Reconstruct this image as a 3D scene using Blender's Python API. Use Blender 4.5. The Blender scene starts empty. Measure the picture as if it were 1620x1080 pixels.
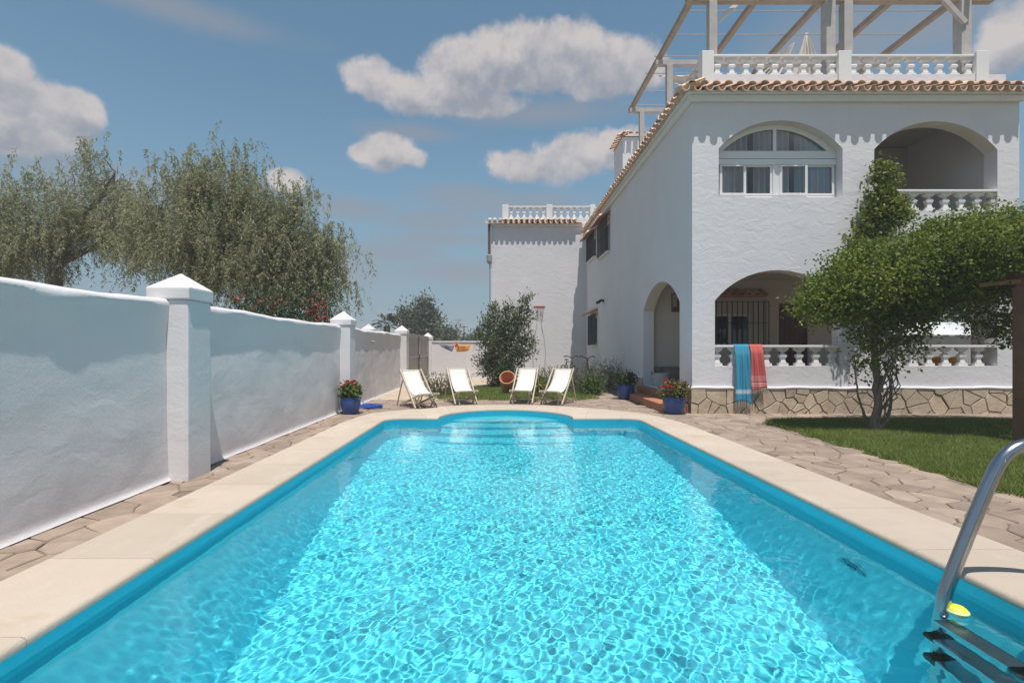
import bpy, bmesh, math, random
import numpy as np
from mathutils import Vector, Matrix, noise as mnoise

R = math.radians
S = bpy.context.scene
COL = S.collection
random.seed(7)
RNG = np.random.default_rng(7)

# ------------------------------------------------------------------ camera, sky, sun, exposure
EYE = 1.4
FPX = 780.0                      # focal length in pixels of the 1620 px wide photograph
VPX, VPY = 790.0, 552.0          # vanishing point of the depth axis
cam_d = bpy.data.cameras.new('camera')
cam = bpy.data.objects.new('camera', cam_d)
COL.objects.link(cam)
cam.location = (0, 0, EYE)
cam.rotation_euler = (R(90), 0, 0)
cam_d.sensor_width = 36
cam_d.lens = FPX / 1620 * 36
cam_d.shift_x = (810 - VPX) / 1620
cam_d.shift_y = (VPY - 540) / 1620
cam_d.clip_start = 0.05
cam_d.clip_end = 6000
S.camera = cam

SUN_D = Vector((-0.062, 0.285, -1.0)).normalized()      # direction the light travels
sun_d = bpy.data.lights.new('sun', 'SUN')
sun = bpy.data.objects.new('sun', sun_d)
COL.objects.link(sun)
sun.rotation_euler = SUN_D.to_track_quat('-Z', 'Y').to_euler()
sun.location = (6, -8, 30)
sun_d.energy = 3.75
sun_d.angle = R(0.5)
sun_d.color = (1.0, 0.955, 0.89)
try:
    sun_d.cycles.is_caustics_light = True
except Exception as e:
    print('caustics light', e)

S.view_settings.view_transform = 'Standard'
S.view_settings.look = 'None'
S.view_settings.gamma = 1
S.view_settings.use_curve_mapping = False
S.view_settings.exposure = 0.54
S.cycles.max_bounces = 10
S.cycles.diffuse_bounces = 4
S.cycles.glossy_bounces = 4
S.cycles.transmission_bounces = 8
S.cycles.transparent_max_bounces = 12
S.cycles.caustics_refractive = True
S.cycles.caustics_reflective = False
S.cycles.sample_clamp_indirect = 14.0
S.cycles.use_denoising = True

SKY_S = 0.08
W = bpy.data.worlds.new('World')
S.world = W
W.use_nodes = True
WT = W.node_tree


class NB:
    """small node-building helper"""
    def __init__(self, tree):
        self.t = tree
        self.n = tree.nodes
        self.l = tree.links

    def node(self, typ, **kw):
        n = self.n.new(typ)
        for k, v in kw.items():
            setattr(n, k, v)
        return n

    def put(self, sock, v):
        if isinstance(v, bpy.types.NodeSocket):
            self.l.new(v, sock)
        elif v is not None:
            sock.default_value = v

    def math(self, op, a, b=None, c=None, clamp=False):
        n = self.node('ShaderNodeMath', operation=op, use_clamp=clamp)
        self.put(n.inputs[0], a)
        if b is not None:
            self.put(n.inputs[1], b)
        if c is not None:
            self.put(n.inputs[2], c)
        return n.outputs[0]

    def vmath(self, op, a, b=None):
        n = self.node('ShaderNodeVectorMath', operation=op)
        self.put(n.inputs[0], a)
        if b is not None:
            self.put(n.inputs[1], b)
        return n.outputs[1] if op in ('LENGTH', 'DOT_PRODUCT', 'DISTANCE') else n.outputs[0]

    def mix(self, f, a, b, blend='MIX'):
        n = self.node('ShaderNodeMix', data_type='RGBA', blend_type=blend)
        self.put(n.inputs[0], f)
        self.put(n.inputs[6], a)
        self.put(n.inputs[7], b)
        return n.outputs[2]

    def noise(self, vec, scale, detail=4, rough=0.5, out=0, dist=0.0):
        n = self.node('ShaderNodeTexNoise')
        if vec is not None:
            self.put(n.inputs['Vector'], vec)
        n.inputs['Scale'].default_value = scale
        n.inputs['Detail'].default_value = detail
        n.inputs['Roughness'].default_value = rough
        n.inputs['Distortion'].default_value = dist
        return n.outputs[out]

    def ramp(self, f, stops):
        n = self.node('ShaderNodeValToRGB')
        self.put(n.inputs[0], f)
        el = n.color_ramp.elements
        while len(el) < len(stops):
            el.new(0.5)
        for e, (p, c) in zip(el, stops):
            e.position = p
            e.color = c if len(c) == 4 else (*c, 1)
        return n.outputs[0]

    def rng(self, v, a, b, c=0.0, d=1.0, smooth=False):
        n = self.node('ShaderNodeMapRange')
        if smooth:
            n.interpolation_type = 'SMOOTHSTEP'
        self.put(n.inputs[0], v)
        for i, x in enumerate((a, b, c, d)):
            self.put(n.inputs[1 + i], x)
        return n.outputs[0]


def c4(c):
    return (c[0], c[1], c[2], 1.0)


def build_world():
    b = NB(WT)
    WT.nodes.clear()
    out = b.node('ShaderNodeOutputWorld')
    bg = b.node('ShaderNodeBackground')
    bg.inputs['Strength'].default_value = SKY_S
    sky = b.node('ShaderNodeTexSky', sky_type='NISHITA')
    sky.sun_disc = False
    sky.sun_elevation = math.asin(-SUN_D.z)
    sky.sun_rotation = math.atan2(-SUN_D.x, -SUN_D.y)
    sky.air_density = 1.0
    sky.dust_density = 0.35
    sky.ozone_density = 2.2
    tc = b.node('ShaderNodeTexCoord')
    sep = b.node('ShaderNodeSeparateXYZ')
    b.put(sep.inputs[0], tc.outputs['Generated'])
    X, Y, Z = sep.outputs
    az = b.math('ARCTAN2', X, Y)
    el = b.math('ARCSINE', Z)
    # the same cloud field goes on all round the horizon, mirrored every ~105 degrees
    azp = b.math('SUBTRACT', b.math('PINGPONG', b.math('ADD', az, 0.90), 1.85), 0.90)
    comb = b.node('ShaderNodeCombineXYZ')
    b.put(comb.inputs[0], azp)
    b.put(comb.inputs[1], el)
    P = comb.outputs[0]

    def clouds(lst, seedvec, amp, scale, lo, hi, shift=(0, 0, 0)):
        Q = b.vmath('ADD', P, shift)
        nz = b.noise(b.vmath('ADD', Q, seedvec), scale, 9, 0.58)
        nz = b.math('ADD', nz, b.math('MULTIPLY', b.math('SUBTRACT', b.noise(b.vmath('ADD', Q, seedvec), scale * 3.2, 6, 0.6), 0.5), 0.45))
        best = None
        for (px, py, rx, ry) in lst:
            def dirn(x, y):
                v = Vector((x - VPX, FPX, VPY - y)).normalized()
                return math.atan2(v.x, v.y), math.asin(v.z)
            a0, e0 = dirn(px, py)
            a1, _ = dirn(px + rx, py)
            _, e1 = dirn(px, py - ry)
            d = b.vmath('SUBTRACT', Q, (a0, e0, 0))
            d = b.vmath('MULTIPLY', d, (1 / abs(a1 - a0), 1 / abs(e1 - e0), 0))
            m = b.math('SUBTRACT', 1.0, b.vmath('LENGTH', d))
            best = m if best is None else b.math('MAXIMUM', best, m)
        m = b.math('ADD', best, b.math('MULTIPLY', b.math('SUBTRACT', nz, 0.5), amp))
        return b.rng(m, lo, hi, 0, 1, True)

    puffy = [(585, 128, 62, 46), (650, 145, 90, 50), (740, 118, 120, 70), (815, 95, 110, 74),
             (880, 95, 120, 74), (945, 105, 105, 66), (1010, 105, 60, 52), (720, 160, 140, 32),
             (612, 240, 66, 40), (580, 240, 36, 26), (650, 248, 36, 22),
             (830, 262, 76, 36), (905, 250, 110, 52), (975, 240, 70, 46),
             (60, 185, 120, 66), (4, 110, 56, 50), (135, 178, 50, 42), (20, 200, 90, 60),
             (455, 288, 44, 30), (1600, 60, 80, 80)]
    soft = [(250, 4, 330, 42), (800, 325, 190, 34), (700, 378, 140, 18), (1330, 70, 300, 120),
            (1480, 40, 220, 90), (180, 300, 200, 56), (60, 240, 150, 70), (480, 420, 180, 44),
            (640, 210, 130, 26), (860, 180, 240, 36), (560, 330, 120, 30), (740, 310, 130, 30), (690, 350, 150, 26), (620, 400, 120, 24), (720, 430, 120, 30)]
    mp = clouds(puffy, (3.1, 7.7, 1.0), 1.2, 8.5, 0.06, 0.40)
    mu = clouds(puffy, (3.1, 7.7, 1.0), 1.2, 8.5, 0.02, 0.75, (-0.01, 0.036, 0))
    ms = clouds(soft, (9.3, 2.2, 4.0), 1.1, 4.0, 0.0, 0.9)
    # sunlit crests, greyer undersides, broken up by the cloud's own billows
    bill = b.noise(b.vmath('ADD', P, (1.7, 0.03, 2.0)), 14.0, 6, 0.6)
    bill2 = b.noise(b.vmath('ADD', P, (1.7, 0.0, 2.0)), 14.0, 6, 0.6)
    shade = b.math('ADD', b.math('MULTIPLY', b.math('SUBTRACT', bill2, bill), 2.0), b.math('MULTIPLY_ADD', mu, -0.62, 0.86), clamp=True)
    K = 1 / SKY_S
    ctop = c4([x * K for x in (0.44, 0.405, 0.395)])
    cbot = c4([x * K for x in (0.215, 0.23, 0.27)])
    ccol = b.mix(shade, cbot, ctop)
    csoft = c4([x * K for x in (0.20, 0.215, 0.245)])
    hsv = b.node('ShaderNodeHueSaturation')
    b.put(hsv.inputs['Color'], sky.outputs[0])
    hsv.inputs['Hue'].default_value = 0.478
    hsv.inputs['Saturation'].default_value = 1.0
    hsv.inputs['Value'].default_value = 1.0
    # air near the horizon is grey-blue rather than white
    low = b.rng(Z, 0.0, 0.42, 1.0, 0.0, True)
    base = b.mix(b.math('MULTIPLY', low, 0.85), hsv.outputs[0], c4([x * K for x in (0.125, 0.185, 0.235)]))
    c = b.mix(b.math('MULTIPLY', ms, 0.65), base, csoft)
    c = b.mix(b.math('MULTIPLY', mp, 0.92), c, ccol)
    b.put(bg.inputs['Color'], c)
    WT.links.new(bg.outputs[0], out.inputs[0])


build_world()


# ------------------------------------------------------------------ materials
MATS = {}


def mat(name, col, rough=0.7, var=0.0, vscale=3.0, col2=None, bump=0.0, bscale=30.0, bdetail=5, bump2=0.0, b2scale=200.0,
        metal=0.0, tint=0.0, spec=0.5, coords='Object', trans=0.0, objrand=0.0):
    """principled material: two-colour noise variation, one or two layers of fine relief, optional per-piece tint attribute"""
    m = bpy.data.materials.new(name)
    m.use_nodes = True
    b = NB(m.node_tree)
    m.node_tree.nodes.clear()
    out = b.node('ShaderNodeOutputMaterial')
    p = b.node('ShaderNodeBsdfPrincipled')
    tc = b.node('ShaderNodeTexCoord')
    vec = tc.outputs[coords]
    c = c4(col)
    if var or col2:
        f = b.rng(b.noise(vec, vscale, 5, 0.6), 0.3, 0.7)
        cc = c4(col2) if col2 else c4([x * (1 - var) for x in col])
        c = b.mix(f, c4(col), cc)
    if tint:
        a = b.node('ShaderNodeAttribute', attribute_name='tint')
        t = b.math('MULTIPLY_ADD', a.outputs['Fac'], 2 * tint, 1 - tint)
        c = b.mix(1.0, c, t, 'MULTIPLY') if isinstance(c, bpy.types.NodeSocket) else b.mix(1.0, c, t, 'MULTIPLY')
    if objrand:
        oi = b.node('ShaderNodeObjectInfo')
        t = b.math('MULTIPLY_ADD', oi.outputs['Random'], 2 * objrand, 1 - objrand)
        c = b.mix(1.0, c, t, 'MULTIPLY')
    b.put(p.inputs['Base Color'], c)
    p.inputs['Roughness'].default_value = rough
    p.inputs['Metallic'].default_value = metal
    p.inputs['Specular IOR Level'].default_value = spec
    if bump:
        bn = b.node('ShaderNodeBump')
        bn.inputs['Strength'].default_value = 1.0
        bn.inputs['Distance'].default_value = bump
        b.put(bn.inputs['Height'], b.noise(vec, bscale, bdetail, 0.55))
        nrm = bn.outputs[0]
        if bump2:
            b2 = b.node('ShaderNodeBump')
            b2.inputs['Distance'].default_value = bump2
            b.put(b2.inputs['Height'], b.noise(vec, b2scale, 3, 0.6))
            b.put(b2.inputs['Normal'], nrm)
            nrm = b2.outputs[0]
        b.put(p.inputs['Normal'], nrm)
    surf = p.outputs[0]
    if trans:
        tr = b.node('ShaderNodeBsdfTranslucent')
        b.put(tr.inputs['Color'], c)
        mx = b.node('ShaderNodeMixShader')
        mx.inputs[0].default_value = trans
        b.l.new(surf, mx.inputs[1])
        b.l.new(tr.outputs[0], mx.inputs[2])
        surf = mx.outputs[0]
    b.l.new(surf, out.inputs[0])
    MATS[name] = m
    return m


def trowel_mat(name, col, dist=0.012, sc=2.6, RIDGE=0.22):
    """white stucco laid on with a trowel: curved overlapping strokes over a fine grain"""
    m = bpy.data.materials.new(name)
    m.use_nodes = True
    b = NB(m.node_tree)
    m.node_tree.nodes.clear()
    out = b.node('ShaderNodeOutputMaterial')
    p = b.node('ShaderNodeBsdfPrincipled')
    tc = b.node('ShaderNodeTexCoord')
    vec = tc.outputs['Object']
    wob = b.noise(vec, 3.0, 3, 0.5, out=1)
    v2 = b.vmath('ADD', vec, b.vmath('MULTIPLY', wob, (0.35, 0.35, 0.35)))
    st_v = b.vmath('MULTIPLY', v2, (0.75, 0.75, 1.5))
    n1 = b.noise(st_v, sc, 6, 0.5, dist=1.1)
    # ridges left at the edge of each trowel stroke
    rdg = b.math('ABSOLUTE', b.math('SUBTRACT', b.noise(st_v, sc * 1.4, 3, 0.5, dist=1.6), 0.5))
    rdg = b.rng(rdg, 0.0, 0.07, 1.0, 0.0, True)
    n3 = b.noise(vec, 26, 4, 0.6)
    h = b.math('ADD', b.math('ADD', n1, b.math('MULTIPLY', rdg, RIDGE)), b.math('MULTIPLY', n3, 0.16))
    bn = b.node('ShaderNodeBump')
    bn.inputs['Distance'].default_value = dist
    bn.inputs['Strength'].default_value = 1.0
    b.put(bn.inputs['Height'], h)
    b2 = b.node('ShaderNodeBump')
    b2.inputs['Distance'].default_value = 0.0018
    b.put(b2.inputs['Height'], b.noise(vec, 90, 4, 0.6))
    b.put(b2.inputs['Normal'], bn.outputs[0])
    f = b.rng(b.noise(vec, 0.8, 6, 0.65), 0.35, 0.75)
    c = b.mix(f, c4(col), c4((col[0] * 0.93, col[1] * 0.925, col[2] * 0.915)))
    # thin grey weathering streaks that run down from the top
    st = b.noise(b.vmath('MULTIPLY', vec, (5, 5, 0.35)), 1.0, 4, 0.6)
    c = b.mix(b.math('MULTIPLY', b.rng(st, 0.58, 0.8), 0.14), c, c4((0.42, 0.41, 0.39)))
    b.put(p.inputs['Base Color'], c)
    p.inputs['Roughness'].default_value = 0.85
    p.inputs['Specular IOR Level'].default_value = 0.2
    b.put(p.inputs['Normal'], b2.outputs[0])
    b.l.new(p.outputs[0], out.inputs[0])
    MATS[name] = m
    return m


stucco = trowel_mat('stucco', (0.70, 0.675, 0.70), 0.0085, 3.4, 0.06)
garden_stucco = trowel_mat('garden_stucco', (0.71, 0.68, 0.69), 0.0075, 2.0, 0.02)
white_paint = mat('white_paint', (0.74, 0.725, 0.72), 0.6, var=0.05, vscale=2, bump=0.002, bscale=40)
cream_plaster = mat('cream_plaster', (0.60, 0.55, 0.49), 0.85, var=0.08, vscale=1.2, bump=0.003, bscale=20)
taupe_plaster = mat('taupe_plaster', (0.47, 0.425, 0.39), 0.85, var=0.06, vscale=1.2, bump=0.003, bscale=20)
coping_m = mat('coping', (0.485, 0.405, 0.33), 0.75, col2=(0.44, 0.36, 0.285), vscale=1.6, bump=0.003, bscale=45, bump2=0.003, b2scale=160, tint=0.06)
stain_m = mat('stain', (0.40, 0.33, 0.2), 0.8)
mortar = mat('mortar', (0.21, 0.16, 0.12), 0.9, var=0.3, vscale=8, bump=0.004, bscale=60)
flag_m = mat('flagstone', (0.33, 0.25, 0.195), 0.85, col2=(0.225, 0.165, 0.125), vscale=3.6, bump=0.006, bscale=11, bump2=0.002, b2scale=90, tint=0.22)
plinth_m = mat('plinth_stone', (0.52, 0.43, 0.325), 0.8, col2=(0.40, 0.31, 0.215), vscale=4.0, bump=0.01, bscale=14, bump2=0.002, b2scale=90, tint=0.2)
plinth_joint = mat('plinth_joint', (0.16, 0.125, 0.09), 0.9, var=0.3, vscale=10, bump=0.004, bscale=60)
tile_m = mat('roof_tile', (0.60, 0.36, 0.24), 0.85, col2=(0.68, 0.52, 0.38), vscale=7, bump=0.004, bscale=30, tint=0.28)
terracotta = mat('terracotta', (0.42, 0.17, 0.085), 0.7, col2=(0.36, 0.15, 0.08), vscale=4, bump=0.002, bscale=40)
terracotta_pale = mat('terracotta_pale', (0.52, 0.22, 0.10), 0.75, var=0.15, vscale=6, bump=0.002, bscale=40)
grey_wood = mat('grey_wood', (0.48, 0.44, 0.42), 0.8, var=0.2, vscale=6, bump=0.003, bscale=30)
brown_wood = mat('brown_wood', (0.42, 0.32, 0.25), 0.8, var=0.25, vscale=5, bump=0.003, bscale=30)
pale_wood = mat('pale_wood', (0.56, 0.47, 0.35), 0.6, var=0.2, vscale=14, bump=0.001, bscale=60)
post_wood = mat('post_wood', (0.25, 0.12, 0.07), 0.65, var=0.3, vscale=5, bump=0.003, bscale=25)
canvas_m = mat('canvas', (0.80, 0.78, 0.74), 0.9, bump=0.0006, bscale=500, trans=0.22)
cloth_white = mat('cloth_white', (0.78, 0.72, 0.66), 0.9, var=0.08, vscale=6, trans=0.3)
black_iron = mat('black_iron', (0.018, 0.018, 0.02), 0.5)
steel = mat('steel', (0.40, 0.405, 0.42), 0.22, metal=1.0, bump=0.0003, bscale=80)
black_plastic = mat('black_plastic', (0.02, 0.022, 0.024), 0.5)
yellow_plastic = mat('yellow_plastic', (0.75, 0.68, 0.05), 0.45)
grey_metal = mat('grey_metal', (0.30, 0.29, 0.285), 0.5, var=0.12, vscale=8, bump=0.001, bscale=20)
gate_board = mat('gate_board', (0.40, 0.37, 0.345), 0.55, var=0.12, vscale=4, objrand=0.12)
red_door = mat('red_door', (0.10, 0.022, 0.018), 0.5, var=0.2, vscale=6)
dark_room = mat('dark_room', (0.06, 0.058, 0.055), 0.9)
curtain_m = mat('curtain', (0.66, 0.69, 0.73), 0.9, var=0.12, vscale=4)
blue_glaze = mat('blue_glaze', (0.025, 0.075, 0.26), 0.3, var=0.25, vscale=7)
blue_hose = mat('blue_hose', (0.03, 0.12, 0.55), 0.4)
soil_m = mat('soil', (0.06, 0.042, 0.03), 0.95)
bark_m = mat('bark', (0.22, 0.17, 0.13), 0.9, var=0.35, vscale=9, bump=0.01, bscale=18)
bark_dark = mat('bark_dark', (0.13, 0.10, 0.08), 0.9, var=0.3, vscale=9, bump=0.008, bscale=18)
orange_plastic = mat('orange_plastic', (0.66, 0.235, 0.01), 0.5)
ground_m = mat('ground', (0.26, 0.20, 0.13), 0.95, col2=(0.16, 0.15, 0.07), vscale=0.4, bump=0.02, bscale=4)
yard_m = mat('yard', (0.47, 0.375, 0.285), 0.9, col2=(0.40, 0.31, 0.23), vscale=1.5, bump=0.004, bscale=30)
turf_m = mat('turf', (0.12, 0.155, 0.035), 0.95, col2=(0.10, 0.12, 0.03), vscale=5, bump=0.02, bscale=40)
brown_pipe = mat('brown_pipe', (0.16, 0.075, 0.045), 0.6)
grey_conduit = mat('grey_conduit', (0.33, 0.32, 0.33), 0.6)
rubber = mat('rubber', (0.015, 0.015, 0.015), 0.7)
red_paint = mat('red_paint', (0.42, 0.05, 0.04), 0.5)
net_m = mat('net', (0.5, 0.48, 0.46), 0.8)
pole_grey = mat('pole_grey', (0.5, 0.5, 0.5), 0.5)
orange_cloth = mat('orange_cloth', (0.62, 0.26, 0.045), 0.9, var=0.1, vscale=6)
violet_cloth = mat('violet_cloth', (0.19, 0.18, 0.24), 0.9, var=0.1, vscale=6)
pink_cloth = mat('pink_cloth', (0.7, 0.16, 0.14), 0.9)
wicker = mat('wicker', (0.7, 0.69, 0.67), 0.8, var=0.6, vscale=45)
sheet_white = mat('sheet_white', (0.58, 0.58, 0.58), 0.5)
grey_wall_m = mat('grey_wall', (0.36, 0.35, 0.34), 0.9, var=0.1)


def leaf(name, a, b_, trans=0.3, tint=0.35, rough=0.55, vs=1.2):
    return mat(name, a, rough, col2=b_, vscale=vs, tint=tint, trans=trans, spec=0.3)


leaf_vine = leaf('leaf_vine', (0.095, 0.15, 0.018), (0.19, 0.22, 0.032), 0.4)
leaf_pepper = leaf('leaf_pepper', (0.28, 0.285, 0.155), (0.35, 0.345, 0.21), 0.55)
leaf_shrub = leaf('leaf_shrub', (0.085, 0.11, 0.04), (0.13, 0.15, 0.055), 0.3)
leaf_geranium = leaf('leaf_geranium', (0.07, 0.125, 0.025), (0.11, 0.15, 0.03), 0.3)
leaf_mixed = leaf('leaf_mixed', (0.14, 0.13, 0.03), (0.19, 0.12, 0.05), 0.3)
leaf_dark = leaf('leaf_dark', (0.03, 0.055, 0.016), (0.05, 0.08, 0.022), 0.2)
leaf_lav = leaf('leaf_lav', (0.11, 0.12, 0.075), (0.15, 0.15, 0.105), 0.2)
leaf_far = leaf('leaf_far', (0.085, 0.10, 0.05), (0.12, 0.125, 0.065), 0.2)
leaf_far2 = leaf('leaf_far2', (0.055, 0.075, 0.035), (0.085, 0.10, 0.045), 0.2)
leaf_palm = leaf('leaf_palm', (0.09, 0.105, 0.055), (0.13, 0.14, 0.08), 0.2)
grass_m = leaf('grass_blade', (0.135, 0.19, 0.03), (0.21, 0.24, 0.06), 0.4, 0.35)
flower_red = mat('flower_red', (0.60, 0.03, 0.025), 0.6, tint=0.3, trans=0.25)
flower_pink = mat('flower_pink', (0.40, 0.11, 0.095), 0.6, tint=0.3, trans=0.25)


def add_stain(m, col, scale, lo, hi, amount, seed=0.0):
    """blotches of wear of another colour, with a shape of their own"""
    b = NB(m.node_tree)
    p = next(n for n in m.node_tree.nodes if n.type == 'BSDF_PRINCIPLED')
    lk = p.inputs['Base Color'].links
    src = lk[0].from_socket
    tc = b.node('ShaderNodeTexCoord')
    v = b.vmath('ADD', b.vmath('MULTIPLY', tc.outputs['Object'], scale), (seed, seed * 2.3, 0))
    f = b.math('MULTIPLY', b.rng(b.noise(v, 1.0, 6, 0.62), lo, hi, 0, 1, True), amount)
    b.put(p.inputs['Base Color'], b.mix(f, src, c4(col)))


add_stain(coping_m, (0.40, 0.30, 0.17), (1.5, 2.6, 1), 0.56, 0.72, 0.55, 3.0)
add_stain(coping_m, (0.33, 0.27, 0.2), (9, 9, 9), 0.58, 0.8, 0.4, 8.0)
add_stain(coping_m, (0.30, 0.24, 0.17), (70, 70, 70), 0.60, 0.75, 0.35, 4.0)
add_stain(coping_m, (0.56, 0.49, 0.42), (3, 1.2, 3), 0.55, 0.75, 0.5, 6.0)
add_stain(flag_m, (0.40, 0.335, 0.28), (0.9, 1.2, 1), 0.58, 0.70, 0.6, 1.0)
add_stain(flag_m, (0.22, 0.15, 0.10), (2.2, 2.2, 1), 0.56, 0.75, 0.5, 5.0)
add_stain(garden_stucco, (0.52, 0.49, 0.46), (0.7, 0.7, 2.2), 0.55, 0.8, 0.4, 2.0)


def glass_pane_mat():
    m = bpy.data.materials.new('window_glass')
    m.use_nodes = True
    b = NB(m.node_tree)
    m.node_tree.nodes.clear()
    out = b.node('ShaderNodeOutputMaterial')
    tr = b.node('ShaderNodeBsdfTransparent')
    tr.inputs[0].default_value = (0.88, 0.91, 0.93, 1)
    gl = b.node('ShaderNodeBsdfGlossy')
    gl.inputs['Roughness'].default_value = 0.03
    fr = b.node('ShaderNodeFresnel')
    fr.inputs[0].default_value = 1.6
    mx = b.node('ShaderNodeMixShader')
    b.put(mx.inputs[0], b.math('MULTIPLY_ADD', fr.outputs[0], 0.8, 0.0))
    b.l.new(tr.outputs[0], mx.inputs[1])
    b.l.new(gl.outputs[0], mx.inputs[2])
    b.l.new(mx.outputs[0], out.inputs[0])
    return m


glass_m = glass_pane_mat()


def water_mat():
    m = bpy.data.materials.new('pool_water')
    m.use_nodes = True
    b = NB(m.node_tree)
    m.node_tree.nodes.clear()
    out = b.node('ShaderNodeOutputMaterial')
    g = b.node('ShaderNodeBsdfGlass')
    g.inputs['IOR'].default_value = 1.333
    g.inputs['Roughness'].default_value = 0.0
    g.inputs['Color'].default_value = (0.97, 0.995, 1, 1)
    b.l.new(g.outputs[0], out.inputs[0])
    return m


water_m = water_mat()
pool_paint = mat('pool_paint', (0.085, 0.74, 0.90), 0.6, col2=(0.10, 0.76, 0.91), vscale=1.5, spec=0.3)
pool_floor_m = pool_paint


def band_cloth(name, base, stripe, bands, alt):
    """woven towel: white bands near the hem (a real print), fine ribs of a paler thread"""
    m = bpy.data.materials.new(name)
    m.use_nodes = True
    b = NB(m.node_tree)
    m.node_tree.nodes.clear()
    out = b.node('ShaderNodeOutputMaterial')
    p = b.node('ShaderNodeBsdfPrincipled')
    p.inputs['Roughness'].default_value = 0.95
    p.inputs['Specular IOR Level'].default_value = 0.1
    tc = b.node('ShaderNodeTexCoord')
    sep = b.node('ShaderNodeSeparateXYZ')
    b.put(sep.inputs[0], tc.outputs['Object'])
    z = sep.outputs[2]
    mask = None
    for (z0, z1) in bands:
        k = b.math('MULTIPLY', b.math('GREATER_THAN', z, z0), b.math('LESS_THAN', z, z1))
        mask = k if mask is None else b.math('MAXIMUM', mask, k)
    rib = b.math('MULTIPLY_ADD', b.math('SINE', b.math('MULTIPLY', z, 420.0)), 0.5, 0.5)
    c = b.mix(b.math('MULTIPLY', rib, 0.25), c4(base), c4(alt))
    c = b.mix(mask, c, c4(stripe))
    b.put(p.inputs['Base Color'], c)
    b.l.new(p.outputs[0], out.inputs[0])
    return m


# ------------------------------------------------------------------ mesh helpers
def px(x, y, Y):
    """point of the photograph's pixel (x, y) at depth Y"""
    return Vector(((x - VPX) / FPX * Y, Y, EYE - (y - VPY) / FPX * Y))


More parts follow.
